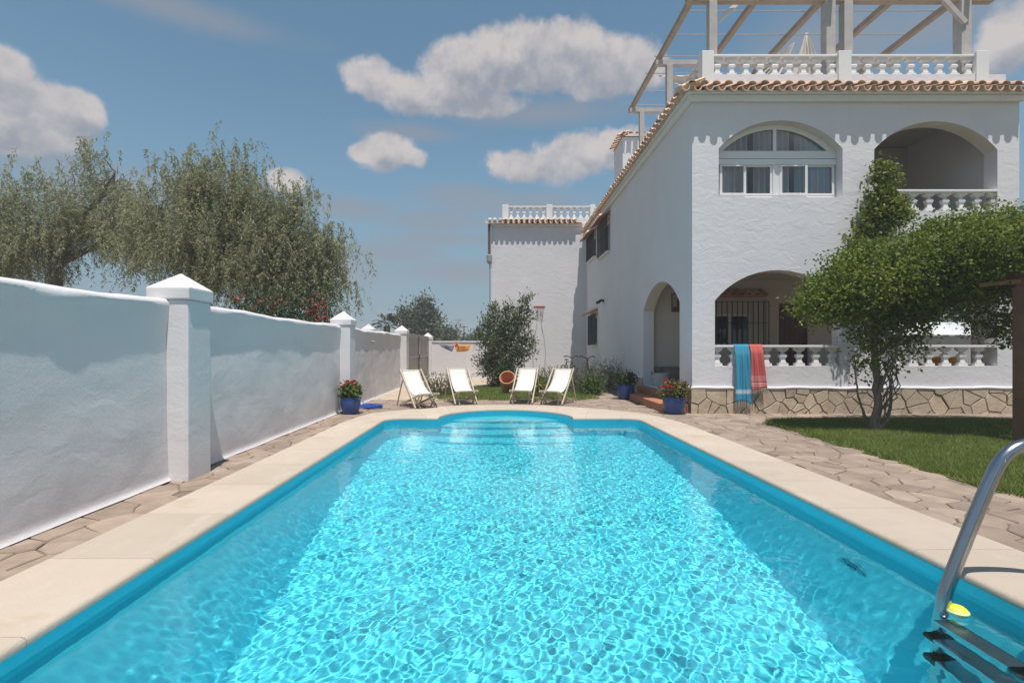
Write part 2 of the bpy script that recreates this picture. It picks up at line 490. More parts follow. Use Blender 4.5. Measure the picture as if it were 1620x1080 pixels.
class MB:
    def __init__(self):
        self.v = []
        self.f = []
        self.mi = []
        self.tint = []

    def add(self, vs, fs, mi=0, tint=0.5):
        o = len(self.v)
        self.v.extend([tuple(v) for v in vs])
        self.f.extend([tuple(i + o for i in f) for f in fs])
        self.mi.extend([mi] * len(fs))
        self.tint.extend([tint] * len(vs))
        return self

    def box(self, x0, x1, y0, y1, z0, z1, mi=0):
        vs = [(x, y, z) for z in (z0, z1) for y in (y0, y1) for x in (x0, x1)]
        return self.add(vs, [(0, 2, 3, 1), (4, 5, 7, 6), (0, 1, 5, 4), (2, 6, 7, 3), (0, 4, 6, 2), (1, 3, 7, 5)], mi)

    def bar(self, p, q, w, h, mi=0, up=(0, 0, 1)):
        p, q = Vector(p), Vector(q)
        d = (q - p).normalized()
        s = d.cross(Vector(up))
        if s.length < 1e-4:
            s = d.cross(Vector((0, 1, 0)))
        s.normalize()
        u = s.cross(d)
        vs = []
        for c in (p, q):
            for a, b in ((-1, -1), (1, -1), (1, 1), (-1, 1)):
                vs.append(c + s * (a * w / 2) + u * (b * h / 2))
        return self.add(vs, [(0, 1, 2, 3), (7, 6, 5, 4), (0, 4, 5, 1), (1, 5, 6, 2), (2, 6, 7, 3), (3, 7, 4, 0)], mi)

    def tube(self, pts, r, n=8, cap=True, mi=0, closed=False):
        pts = [Vector(p) for p in pts]
        m = len(pts)
        rs = r if isinstance(r, (list, tuple)) else [r] * m
        vs = []
        ref = None
        for i, p in enumerate(pts):
            if closed:
                d = (pts[(i + 1) % m] - pts[i - 1]).normalized()
            else:
                d = (pts[min(i + 1, m - 1)] - pts[max(i - 1, 0)]).normalized()
            if ref is None:
                ref = Vector((0, 0, 1)) if abs(d.z) < 0.9 else Vector((1, 0, 0))
            s = ref - d * ref.dot(d)
            if s.length < 1e-5:
                s = d.orthogonal()
            s.normalize()
            ref = s
            u = d.cross(s)
            for k in range(n):
                a = 2 * math.pi * k / n
                vs.append(p + (s * math.cos(a) + u * math.sin(a)) * rs[i])
        fs = []
        for i in range(m if closed else m - 1):
            j = (i + 1) % m
            for k in range(n):
                fs.append((i * n + k, i * n + (k + 1) % n, j * n + (k + 1) % n, j * n + k))
        if cap and not closed:
            fs.append(tuple(range(n - 1, -1, -1)))
            fs.append(tuple((m - 1) * n + k for k in range(n)))
        return self.add(vs, fs, mi)

    def lathe(self, prof, c=(0, 0, 0), n=20, mi=0, rot=0.0, sx=1.0, sy=1.0):
        vs = []
        for (r, z) in prof:
            for k in range(n):
                a = 2 * math.pi * k / n + rot
                vs.append((c[0] + r * math.cos(a) * sx, c[1] + r * math.sin(a) * sy, c[2] + z))
        fs = []
        for i in range(len(prof) - 1):
            for k in range(n):
                fs.append((i * n + k, i * n + (k + 1) % n, (i + 1) * n + (k + 1) % n, (i + 1) * n + k))
        fs.append(tuple(range(n - 1, -1, -1)))
        fs.append(tuple((len(prof) - 1) * n + k for k in range(n)))
        return self.add(vs, fs, mi)

    def prism(self, poly, fn, d0, d1, mi=0):
        """2-D polygon swept between two depths; fn(u, w, d) gives the world point"""
        n = len(poly)
        vs = [fn(u, w, d0) for u, w in poly] + [fn(u, w, d1) for u, w in poly]
        fs = [tuple(range(n - 1, -1, -1)), tuple(range(n, 2 * n))]
        fs += [(i, (i + 1) % n, n + (i + 1) % n, n + i) for i in range(n)]
        return self.add(vs, fs, mi)

    def mesh(self, name, m=None, smooth=False, bevel=0.0, seg=2, recalc=True):
        me = bpy.data.meshes.new(name)
        me.from_pydata(self.v, [], self.f)
        mats = m if isinstance(m, (list, tuple)) else [m]
        for x in mats:
            if x:
                me.materials.append(x)
        if len(mats) > 1:
            me.polygons.foreach_set('material_index', self.mi)
        at = me.attributes.new('tint', 'FLOAT', 'POINT')
        at.data.foreach_set('value', self.tint)
        if recalc or bevel:
            bm = bmesh.new()
            bm.from_mesh(me)
            if bevel:
                bmesh.ops.remove_doubles(bm, verts=bm.verts, dist=1e-5)
            if recalc:
                bmesh.ops.recalc_face_normals(bm, faces=bm.faces)
            if bevel:
                es = [e for e in bm.edges if len(e.link_faces) == 2 and e.calc_face_angle(0) > 0.6]
                bmesh.ops.bevel(bm, geom=es, offset=bevel, segments=seg, profile=0.6, affect='EDGES')
            bm.to_mesh(me)
            bm.free()
        if smooth:
            me.polygons.foreach_set('use_smooth', [True] * len(me.polygons))
            if smooth != 'all':
                try:
                    me.set_sharp_from_angle(angle=R(40))
                except Exception:
                    pass
        me.update()
        return me

    def build(self, name, m=None, parent=None, smooth=False, bevel=0.0, local=False, **kw):
        return link(name, self.mesh(name, m, smooth, bevel, **kw), parent, local)


def wloc(o):
    v = Vector((0, 0, 0))
    while o is not None:
        v += o.location
        o = o.parent
    return v


def link(name, me, parent=None, local=False, loc=None, rot=None, scale=None):
    """local=False: mesh (and loc) are in world coordinates; local=True: in the parent's"""
    o = bpy.data.objects.new(name, me)
    COL.objects.link(o)
    base = Vector(loc) if loc is not None else Vector((0, 0, 0))
    if parent is not None:
        o.parent = parent
        if not local:
            base = base - wloc(parent)
    o.location = base
    if rot is not None:
        o.rotation_euler = rot
    if scale is not None:
        o.scale = scale
    return o


def tag(o, label=None, cat=None, group=None, kind=None):
    if label:
        o['label'] = label
    if cat:
        o['category'] = cat
    if group:
        o['group'] = group
    if kind:
        o['kind'] = kind
    return o


def thing(name, label, cat, loc=(0, 0, 0), rotz=0.0, group=None):
    o = bpy.data.objects.new(name, None)
    COL.objects.link(o)
    o.location = loc
    o.rotation_euler = (0, 0, rotz)
    o.empty_display_size = 0.2
    return tag(o, label, cat, group)


def struct(o):
    o['kind'] = 'structure'
    return o


def dup(root, loc, rotz=0.0, label=None):
    r = root.copy()
    COL.objects.link(r)
    r.location = loc
    r.rotation_euler = (0, 0, rotz)
    if label:
        r['label'] = label
    for ch in list(root.children):
        c = ch.copy()
        COL.objects.link(c)
        c.parent = r
        for g in list(ch.children):
            d = g.copy()
            COL.objects.link(d)
            d.parent = c
    return r


def np_mesh(name, V, F, m, tint=None, smooth=False):
    """fast mesh from numpy arrays; F is (n, k)"""
    me = bpy.data.meshes.new(name)
    n, k = F.shape
    me.vertices.add(len(V))
    me.vertices.foreach_set('co', V.astype(np.float32).ravel())
    me.loops.add(n * k)
    me.loops.foreach_set('vertex_index', F.astype(np.int32).ravel())
    me.polygons.add(n)
    me.polygons.foreach_set('loop_start', np.arange(0, n * k, k, dtype=np.int32))
    me.polygons.foreach_set('loop_total', np.full(n, k, dtype=np.int32))
    if smooth:
        me.polygons.foreach_set('use_smooth', np.ones(n, dtype=bool))
    if m:
        me.materials.append(m)
    if tint is not None:
        at = me.attributes.new('tint', 'FLOAT', 'POINT')
        at.data.foreach_set('value', tint.astype(np.float32))
    me.update()
    me.validate()
    return me


def unit(a):
    return a / np.maximum(np.linalg.norm(a, axis=-1, keepdims=True), 1e-9)


def leaf_mesh(name, P, D, N, L, Wd, m, fold=0.0):
    """rhombic leaves: base points P, growth directions D, face normals N, lengths L, widths Wd"""
    n = len(P)
    D = unit(D)
    Sd = unit(np.cross(D, N))
    L = np.broadcast_to(L, n)[:, None]
    Wd = np.broadcast_to(Wd, n)[:, None]
    nn = np.cross(Sd, D)
    mid = P + D * L * 0.45
    V = np.stack([P, mid + Sd * Wd * 0.5 + nn * fold * Wd, P + D * L, mid - Sd * Wd * 0.5 + nn * fold * Wd], 1).reshape(-1, 3)
    F = np.arange(4 * n).reshape(n, 4)
    t = np.repeat(RNG.random(n), 4)
    return np_mesh(name, V, F, m, t)


def rand_dirs(n):
    return unit(RNG.normal(size=(n, 3)))


def blob_points(blobs, n_clumps, per, spread, shell=0.55, flat=1.0):
    """clump centres inside ellipsoids (c, (rx, ry, rz)), then leaves scattered round each clump"""
    vol = np.array([b[1][0] * b[1][1] * b[1][2] for b in blobs]) ** (2 / 3)
    wgt = vol * np.array([b[2] if len(b) > 2 else 1.0 for b in blobs])
    cnt = RNG.multinomial(n_clumps, wgt / wgt.sum())
    pts, outs = [], []
    for (c, r), k in zip([b[:2] for b in blobs], cnt):
        if k == 0:
            continue
        d = rand_dirs(k)
        rad = (shell + (1 - shell) * RNG.random(k) ** 0.7)[:, None]
        pts.append(np.array(c) + d * rad * np.array(r))
        outs.append(d)
    cl = np.concatenate(pts)
    ou = np.concatenate(outs)
    size = spread * (0.5 + RNG.random(len(cl)))
    P = np.repeat(cl, per, 0) + RNG.normal(size=(len(cl) * per, 3)) * np.repeat(size, per)[:, None] * np.array([1, 1, flat])
    O = np.repeat(ou, per, 0)
    return P, O


def crown(name, blobs, n_clumps, per, spread, L, Wd, m, parent=None, shell=0.55, up=0.4, droop=0.0, flat=1.0, clip=None):
    P, O = blob_points(blobs, n_clumps, per, spread, shell, flat)
    if clip is not None:
        k = clip(P)
        P, O = P[k], O[k]
    n = len(P)
    D = unit(O * 0.6 + rand_dirs(n) + np.array([0, 0, -droop]))
    N = unit(O * 0.5 + rand_dirs(n) * 0.8 + np.array([0, 0, up]))
    s = 0.6 + 0.8 * RNG.random(n)
    me = leaf_mesh(name, P, D, N, L * s, Wd * s, m, 0.12)
    return link(name, me, parent)


def voronoi_cells(seeds, region_of, half, inset, spacing):
    """list of polygons (shrunk by inset) round the wanted seeds"""
    grid = {}
    cs = spacing * 1.5
    for i, (x, y) in enumerate(seeds):
        grid.setdefault((int(x // cs), int(y // cs)), []).append(i)
    cells = []
    for i, (x, y) in enumerate(seeds):
        if not region_of(x, y):
            continue
        poly = [(x - half, y - half), (x + half, y - half), (x + half, y + half), (x - half, y + half)]
        gx, gy = int(x // cs), int(y // cs)
        nb = [j for a in (-2, -1, 0, 1, 2) for b in (-2, -1, 0, 1, 2) for j in grid.get((gx + a, gy + b), ()) if j != i]
        for j in nb:
            sx, sy = seeds[j]
            nx, ny = sx - x, sy - y
            ln = math.hypot(nx, ny)
            nx, ny = nx / ln, ny / ln
            poly = clip_half(poly, nx, ny, nx * (x + sx) / 2 + ny * (y + sy) / 2 - inset)
            if len(poly) < 3:
                break
        if len(poly) >= 3:
            cells.append(poly)
    return cells


def clip_half(poly, nx, ny, d):
    out = []
    n = len(poly)
    for i in range(n):
        a, b = poly[i], poly[(i + 1) % n]
        da = nx * a[0] + ny * a[1] - d
        db = nx * b[0] + ny * b[1] - d
        if da <= 0:
            out.append(a)
        if (da < 0 < db) or (db < 0 < da):
            t = da / (da - db)
            out.append((a[0] + (b[0] - a[0]) * t, a[1] + (b[1] - a[1]) * t))
    return out


def poly_area(p):
    return 0.5 * abs(sum(p[i][0] * p[(i + 1) % len(p)][1] - p[(i + 1) % len(p)][0] * p[i][1] for i in range(len(p))))


def roughen(poly, amp, maxlen):
    """break long straight edges into slightly wandering ones, as in split stone"""
    out = []
    n = len(poly)
    for i in range(n):
        a, b = poly[i], poly[(i + 1) % n]
        L = math.hypot(b[0] - a[0], b[1] - a[1])
        out.append(a)
        k = int(L / maxlen)
        for j in range(1, k + 1):
            t = j / (k + 1)
            out.append((a[0] + (b[0] - a[0]) * t + random.uniform(-amp, amp), a[1] + (b[1] - a[1]) * t + random.uniform(-amp, amp)))
    return out


def stone_mb(mb, poly, fn, top, bot, bev, tint):
    """flat stone: bevelled rim, top face; fn(u, w, d) maps plan + height to the world"""
    n = len(poly)
    cx = sum(p[0] for p in poly) / n
    cy = sum(p[1] for p in poly) / n
    tx, ty = random.gauss(0, 0.006), random.gauss(0, 0.006)
    ins = [(p[0] + (cx - p[0]) * bev, p[1] + (cy - p[1]) * bev) for p in poly]
    vs = [fn(u, w, bot) for u, w in poly]
    vs += [fn(u, w, top - abs(top - bot) * 0.35 + (u - cx) * tx + (w - cy) * ty) for u, w in poly]
    vs += [fn(u, w, top + (u - cx) * tx + (w - cy) * ty) for u, w in ins]
    fs = [tuple(range(2 * n, 3 * n))]
    for r in (0, 1):
        fs += [(r * n + i, r * n + (i + 1) % n, (r + 1) * n + (i + 1) % n, (r + 1) * n + i) for i in range(n)]
    mb.add(vs, fs, 0, tint)


# ------------------------------------------------------------------ key dimensions
HX = 4.227            # plane of the house's left side
HY = 10.81            # plane of the house's front
HR = 11.40            # right end of the house front
WY = 23.96            # plane of the far wing's front
WALLX = -3.53         # face of the garden wall on the left
WATER_Z = -0.135

# ---- pool outline: inner edge of the coping and its outer edge, sampled together
inner, okeys = [], []


def addpt(x, y, key=None):
    if key:
        okeys.append((len(inner), key))
    inner.append((x, y))


def seg(p, q, n, skip_first=True):
    for i in range(1 if skip_first else 0, n + 1):
        t = i / n
        addpt(p[0] + (q[0] - p[0]) * t, p[1] + (q[1] - p[1]) * t)


addpt(-2.30, 0.60, (-3.01, 0.60))
seg((-2.30, 0.60), (-2.30, 9.3), 58)
okeys.append((len(inner) - 1, (-3.01, 9.3)))
seg((-2.30, 9.3), (-2.30, 9.78), 4)
for i in range(1, 9):
    a = math.pi - i / 8 * math.pi / 2
    addpt(-1.98 + 0.32 * math.cos(a), 9.78 + 0.32 * math.sin(a), (-2.80, 10.75) if i == 5 else None)
seg((-1.98, 10.10), (-1.25, 10.10), 6)
okeys.append((len(inner) - 4, (-2.15, 11.42)))
okeys.append((len(inner) - 1, (-1.62, 11.88)))
for i in range(1, 31):
    a = math.pi - i / 30 * math.pi
    k = {8: (-1.05, 12.22), 15: (0.13, 12.42), 22: (1.30, 12.22), 30: (1.85, 11.88)}.get(i)
    addpt(0.13 + 1.38 * math.cos(a), 10.10 + 1.47 * math.sin(a), k)
seg((1.51, 10.10), (2.50, 10.10), 8)
okeys.append((len(inner) - 4, (2.62, 11.30)))
for i in range(1, 9):
    a = math.pi / 2 - i / 8 * math.pi / 2
    addpt(2.50 + 0.32 * math.cos(a), 9.78 + 0.32 * math.sin(a), (3.22, 10.5) if i == 3 else None)
seg((2.82, 9.78), (2.825, 9.3), 4)
okeys.append((len(inner) - 1, (3.50, 9.3)))
seg((2.825, 9.3), (2.93, 0.60), 58)
okeys.append((len(inner) - 1, (3.68, 0.60)))
okeys.sort()


def catmull(p0, p1, p2, p3, t):
    return tuple(0.5 * ((2 * b) + (-a + c) * t + (2 * a - 5 * b + 4 * c - d) * t * t + (-a + 3 * b - 3 * c + d) * t ** 3)
                 for a, b, c, d in zip(p0, p1, p2, p3))


outer = []
for i in range(len(inner)):
    for k in range(len(okeys) - 1):
        if okeys[k][0] <= i <= okeys[k + 1][0]:
            break
    i0, p1 = okeys[k]
    i1, p2 = okeys[k + 1]
    t = (i - i0) / max(1, i1 - i0)
    if i1 - i0 > 40:
        outer.append((p1[0] + (p2[0] - p1[0]) * t, p1[1] + (p2[1] - p1[1]) * t))
    else:
        p0 = okeys[k - 1][1] if k > 0 and okeys[k][0] - okeys[k - 1][0] < 40 else (p1[0] - (p2[0] - p1[0]) * .0, p1[1] - 0.8 * (1 if k < 3 else -1))
        p3 = okeys[k + 2][1] if k + 2 < len(okeys) and okeys[k + 2][0] - okeys[k + 1][0] < 40 else (p2[0], p2[1] - 0.8)
        outer.append(catmull(p0, p1, p2, p3, t))
mid_loop = [((a[0] + b[0]) / 2, (a[1] + b[1]) / 2) for a, b in zip(inner, outer)]
# close the near end behind the camera
near_mid = [(2.93 - 0.35 + 0.7, 0.25), (-2.65, 0.25)]
hole = mid_loop + near_mid


def holed_sheet(name, outer_rect, hole_loop, z, m):
    bm = bmesh.new()
    x0, y0, x1, y1 = outer_rect
    rect = [(x0, y0), (x1, y0), (x1, y1), (x0, y1)]
    es = []
    for loop in (rect, hole_loop):
        vs = [bm.verts.new((p[0], p[1], z)) for p in loop]
        es += [bm.edges.new((vs[i], vs[(i + 1) % len(vs)])) for i in range(len(vs))]
    bmesh.ops.triangle_fill(bm, use_beauty=True, use_dissolve=False, edges=es)
    bmesh.ops.recalc_face_normals(bm, faces=bm.faces)
    for f in bm.faces:
        if f.normal.z < 0:
            f.normal_flip()
    me = bpy.data.meshes.new(name)
    bm.to_mesh(me)
    bm.free()
    me.materials.append(m)
    return link(name, me)


# ------------------------------------------------------------------ ground, paving
struct(holed_sheet('ground', (-2500, -600, 2500, 3500), hole, -0.05, ground_m))
paving = struct(holed_sheet('paving', (WALLX - 0.12, -1.0, 12.0, WY + 0.1), hole, -0.022, mortar))

LAWN = [(5.02, 3.2), (4.94, 4.57), (5.0, 7.5), (5.02, 9.2), (5.25, 9.72), (5.6, 9.8), (13.5, 9.86), (13.5, 3.2)]
LAWN2 = [(-1.7, 13.75), (0.3, 13.55), (2.2, 13.6), (2.75, 13.9), (2.95, 15.5), (3.2, 17.6), (3.6, 23.2), (1.2, 23.4), (-0.5, 18.5), (-1.85, 17.2), (-2.0, 15.0)]


def inside(poly, x, y):
    r = False
    n = len(poly)
    for i in range(n):
        x1, y1 = poly[i]
        x2, y2 = poly[(i + 1) % n]
        if (y1 > y) != (y2 > y) and x < (x2 - x1) * (y - y1) / (y2 - y1) + x1:
            r = not r
    return r


pool_zone = [(p[0] + 0.05 * (1 if p[0] < 0 else -1), p[1] - 0.05) for p in outer] + [(3.68, -1), (-3.01, -1)]


def flag_region(x, y):
    if inside(pool_zone, x, y) or inside(LAWN, x, y) or inside(LAWN2, x, y):
        return False
    if y > HY + 0.25 and x > HX - 0.7:
        return False
    if y < 1.2 or y > 19.5 or x < WALLX - 0.1:
        return False
    if y > 14.0 and x < 2.5:
        return False
    return True


sp = 0.27
seeds = []
ny, nx = int(24 / sp), int(17 / sp)
for j in range(ny):
    for i in range(nx):
        if random.random() < 0.22:
            continue
        seeds.append((WALLX - 0.6 + (i + 0.5 * (j % 2) + random.uniform(-0.42, 0.42)) * sp, 0.6 + (j + random.uniform(-0.42, 0.42)) * sp * 0.9))
cells = voronoi_cells(seeds, flag_region, sp * 1.9, 0.006, sp)
flat_fn = lambda u, w, d: (u, w, d)
info = []
for c in cells:
    cx = sum(p[0] for p in c) / len(c)
    cy = sum(p[1] for p in c) / len(c)
    vis = cy > 1.6 and -1.1 * cy < cx < 1.15 * cy
    info.append((-(poly_area(c) / cy ** 3) if vis else 0.0, c))
info.sort(key=lambda t: t[0])
rest = MB()
for k, (s, c) in enumerate(info):
    top = -0.008 + random.uniform(-0.004, 0.004)
    c = roughen(c, 0.008, 0.16)
    tn = min(1, max(0, random.gauss(0.5, 0.26)))
    if k < 290 and s < 0:
        mb = MB()
        stone_mb(mb, c, flat_fn, top, -0.03, 0.06, tn)
        mb.build('flagstone', flag_m, paving)
    else:
        stone_mb(rest, c, flat_fn, top, -0.03, 0.06, tn)
tag(rest.build('flagstone_bed', flag_m, paving), kind='stuff')

# pinkish yard beyond the flagstones
mb = MB()
mb.add([(WALLX - 0.05, 13.6, -0.004), (2.6, 13.6, -0.004), (3.6, 19.5, -0.004), (HX, 19.5, -0.004), (HX, WY + 0.05, -0.004), (WALLX - 0.05, WY + 0.05, -0.004)],
       [(0, 1, 2, 3, 4, 5)])
struct(mb.build('yard', yard_m, recalc=False))

def lawn(name, poly, z):
    mb = MB()
    n = len(poly)
    mb.add([(x, y, z) for x, y in poly] + [(x, y, -0.03) for x, y in poly], [tuple(range(n))] + [(i, (i + 1) % n, n + (i + 1) % n, n + i) for i in range(n)])
    return struct(mb.build(name, turf_m))


lawn('lawn', LAWN, -0.013)
lawn('lawn', LAWN2, 0.002)


def grass(poly, n, h, w, xr, yr):
    P = np.column_stack([RNG.uniform(*xr, n), RNG.uniform(*yr, n)])
    # denser close to the camera, where blades can be told apart
    keep = np.array([inside(poly, x + 0.03 * math.sin(9 * y) + random.uniform(-.09, .05), y) for x, y in P])
    P = P[keep]
    n = len(P)
    a = RNG.uniform(0, 2 * math.pi, n)
    d = np.column_stack([np.cos(a), np.sin(a)])
    hh = h * (0.55 + 0.75 * RNG.random(n))
    lean = RNG.uniform(0.4, 1.6, n)[:, None] * hh[:, None]
    a2 = RNG.uniform(0, 2 * math.pi, n)
    tip = P + np.column_stack([np.cos(a2), np.sin(a2)]) * lean
    V = np.zeros((n, 3, 3))
    V[:, 0, :2] = P - d * w / 2
    V[:, 1, :2] = P + d * w / 2
    V[:, :2, 2] = -0.012
    V[:, 2, :2] = tip
    V[:, 2, 2] = hh
    me = np_mesh('grass', V.reshape(-1, 3), np.arange(3 * n).reshape(n, 3), grass_m, np.repeat(RNG.random(n), 3))
    return link('grass', me)


tag(grass(LAWN, 230000, 0.06, 0.010, (4.9, 11.5), (4.0, 9.9)), 'short green grass of the lawn beside the pool under the bougainvillea', 'grass', kind='stuff')
tag(grass(LAWN2, 60000, 0.07, 0.016, (-2.1, 3.7), (13.5, 23.4)), 'small patch of green grass behind the deckchairs', 'grass', kind='stuff')

# ------------------------------------------------------------------ swimming pool
pool = thing('swimming_pool', 'blue painted swimming pool with a pale stone coping and rounded far end', 'swimming pool', (0.3, 6, 0))


def depth_at(y):
    return WATER_Z - (1.30 + 0.20 * max(0.0, min(1.0, (8.0 - y) / 4.5)))


wall_in = [(p[0] + 0.035 * (o[0] - p[0]) / max(0.3, math.hypot(o[0] - p[0], o[1] - p[1])),
            p[1] + 0.035 * (o[1] - p[1]) / max(0.3, math.hypot(o[0] - p[0], o[1] - p[1]))) for p, o in zip(inner, outer)]
wall_out = [((a[0] * 0.55 + b[0] * 0.45), (a[1] * 0.55 + b[1] * 0.45)) for a, b in zip(inner, outer)]
loopw = wall_in + [(2.9, 0.57), (-2.27, 0.57)]
mb = MB()
n = len(loopw)
def batter(y):              # the walls lean in towards the floor, more at the deep end
    return 0.14 + 0.31 * max(0.0, min(1.0, (8.0 - y) / 4.5))


def leaned(p):
    if 10.12 < p[1]:
        return p                 # the step bay is upright
    x = p[0] + (batter(p[1]) if p[0] < 0.13 else -batter(p[1])) if (p[0] < -1.9 or p[0] > 2.4) else p[0]
    y = p[1] - (0.18 if p[1] > 9.78 else 0.0)
    return (x, y)


low = [leaned(p) for p in loopw]
mb.add([(x, y, -0.045) for x, y in loopw] + [(x, y, -0.22) for x, y in loopw] + [(x, y, depth_at(y) - 0.03) for x, y in low],
       [(r * n + i, (r + 1) * n + i, (r + 1) * n + (i + 1) % n, r * n + (i + 1) % n) for r in (0, 1) for i in range(n)])
pw = mb.build('pool_wall', pool_paint, pool, recalc=False)
mb = MB()
ys = [0.3 + i * 0.3 for i in range(40)]
vs, fs = [], []
for y in ys:
    vs += [(-2.5, y, depth_at(y)), (3.1, y, depth_at(y))]
for i in range(len(ys) - 1):
    fs.append((2 * i, 2 * i + 1, 2 * i + 3, 2 * i + 2))
pf = mb.add(vs, fs).build('pool_floor', pool_floor_m, pool, recalc=False)
receivers = [pw, pf]
for (y0, z) in ((10.95, 0.28), (10.45, 0.56), (9.95, 0.84), (9.45, 1.14)):
    mb = MB()
    pts = []
    for i in range(13):
        t = -1 + 2 * i / 12
        pts.append((0.13 + 1.36 * t, y0 - 0.16 * (1 - t * t)))
    bay = [(0.13 + 1.36, 12.0), (0.13 - 1.36, 12.0)]
    poly = pts + bay
    if y0 > 10.1:
        poly = [p for p in poly]
    mb.prism(poly, lambda u, w, d: (u, w, d), WATER_Z - z - 0.30 - (0.5 if y0 < 9.6 else 0), WATER_Z - z)
    receivers.append(mb.build('step', pool_floor_m, pool, bevel=0.02))
# coping stones, each with a rounded nose over the water
prof = [(0.0, -0.045), (0.0, -0.022), (0.010, -0.008), (0.028, 0.0), (1.0, 0.0), (1.0, -0.05)]


def coping_piece(i0, i1):
    mb = MB()
    tn = random.random()
    idx = list(range(i0, i1 + 1))
    rows = []
    for q, i in enumerate(idx):
        a, o = Vector(inner[i]), Vector(outer[i])
        if q in (0, len(idx) - 1):            # hairline joint
            j = i + (1 if q == 0 else -1)
            t = 0.0018 / max(1e-3, (Vector(inner[j]) - a).length)
            a = a + (Vector(inner[j]) - a) * t
            o = o + (Vector(outer[j]) - o) * min(0.4, 0.0018 / max(1e-3, (Vector(outer[j]) - o).length))
        d = o - a
        L = d.length
        row = []
        for (s, z) in prof:
            s2 = s / L if s < 0.5 else s
            row.append((a.x + d.x * s2, a.y + d.y * s2, z + (0.0 if s < 0.5 else 0.0)))
        rows.append(row)
    k = len(prof)
    vs = [v for r in rows for v in r]
    fs = []
    for q in range(len(rows) - 1):
        for j in range(k):
            fs.append((q * k + j, q * k + (j + 1) % k, (q + 1) * k + (j + 1) % k, (q + 1) * k + j))
    fs.append(tuple(range(k)))
    fs.append(tuple((len(rows) - 1) * k + j for j in range(k - 1, -1, -1)))
    mb.add(vs, fs, 0, tn)
    o = mb.build('coping_stone', coping_m, pool, smooth=True)
    return o


acc, start = 0.0, 0
for i in range(1, len(inner)):
    m1 = Vector(mid_loop[i]) - Vector(mid_loop[i - 1])
    acc += m1.length
    if acc > 0.82 or i == len(inner) - 1:
        coping_piece(start, i)
        start, acc = i, 0.0
mb = MB()
mb.box(-3.01, 3.68, 0.0, 0.598, -0.05, 0.0)
mb.build('coping_stone', coping_m, pool, bevel=0.012)

def make_water():
    x0, x1, y0, y1 = -2.38, 2.99, 0.55, 11.66
    st = 0.0118
    nx = int((x1 - x0) / st) + 1
    ny = int((y1 - y0) / st) + 1
    xs = np.linspace(x0, x1, nx)
    ys = np.linspace(y0, y1, ny)
    Xg, Yg = np.meshgrid(xs, ys)
    Z = np.zeros_like(Xg)
    rg = np.random.default_rng(3)
    for lam, amp, cnt in ((0.9, 0.0013, 7), (0.36, 0.0005, 10), (0.17, 0.00026, 18), (0.10, 0.00021, 26), (0.065, 0.00015, 28), (0.045, 0.00006, 20)):
        for _ in range(cnt):
            th = rg.uniform(0, 2 * math.pi)
            l = lam * rg.uniform(0.8, 1.25)
            k = 2 * math.pi / l
            ph = rg.uniform(0, 2 * math.pi)
            Z += amp / math.sqrt(cnt) * 1.4 * np.sin(k * (math.cos(th) * Xg + math.sin(th) * Yg) + ph)
    V = np.column_stack([Xg.ravel(), Yg.ravel(), (WATER_Z + Z).ravel()])
    i = np.arange(nx * ny).reshape(ny, nx)
    F = np.stack([i[:-1, :-1], i[:-1, 1:], i[1:, 1:], i[1:, :-1]], -1).reshape(-1, 4)
    me = np_mesh('water', V, F, water_m, None, True)
    o = link('water', me)
    o['kind'] = 'structure'
    o.cycles.is_caustics_caster = True
    return o


make_water()

# ------------------------------------------------------------------ garden wall on the left
def top_curve(y):
    return 1.93 + 0.012 * math.sin(y * 1.3) + 0.008 * math.sin(y * 3.7 + 1)


def wall_panel(y0, y1, parent):
    st = 0.06
    ny = max(4, int((y1 - y0) / st))
    zs = [0.0, 0.02, 0.05, 0.09] + [0.13 + 0.06 * i for i in range(29)]
    vs, fs = [], []
    rows = len(zs) + 5
    for j in range(ny + 1):
        y = y0 + (y1 - y0) * j / ny
        zt = top_curve(y)
        for z in zs:
            zz = z / 1.81 * (zt - 0.09)
            nz = mnoise.noise((3.1, y * 1.6, zz * 1.6)) * 0.010 + mnoise.noise((7.1, y * 4.2, zz * 4.2)) * 0.004
            bat = 0.045 * (1 - zz / 1.9)
            lip = 0.034 * max(0.0, min(1.0, (zz - 1.50) / 0.33)) ** 1.2 * (1 + 0.6 * mnoise.noise((1.0, y * 1.9, 0)))
            foot = 0.026 * max(0, 1 - z / 0.03)
            vs.append((WALLX - 0.03 + bat * 0.7 + nz + lip + foot, y, zz))
        for (dx, dz) in ((0.012, -0.055), (-0.02, -0.012), (-0.10, 0.0), (-0.20, -0.02), (-0.24, -0.12)):
            vs.append((WALLX + dx + 0.006 * mnoise.noise((2, y * 2, dx * 9)), y, zt + dz + 0.006 * mnoise.noise((9, y * 3, dx * 5))))
    for j in range(ny):
        for i in range(rows - 1):
            a = j * rows + i
            fs.append((a, a + 1, a + rows + 1, a + rows))
    # back face
    nb = len(vs)
    for j in range(ny + 1):
        y = y0 + (y1 - y0) * j / ny
        vs.append((WALLX - 0.24, y, 0))
    for j in range(ny):
        fs.append((j * rows + rows - 1, nb + j, nb + j + 1, (j + 1) * rows + rows - 1))
    mb = MB()
    mb.add(vs, fs)
    return mb.build('wall_panel', garden_stucco, parent, smooth='all')


def pillar_mb(x, y, s, z0, zb, za, capo=0.018):
    mb = MB()
    h = s / 2
    mb.box(x - h, x + h, y - h, y + h, z0, zb - 0.13)
    return mb


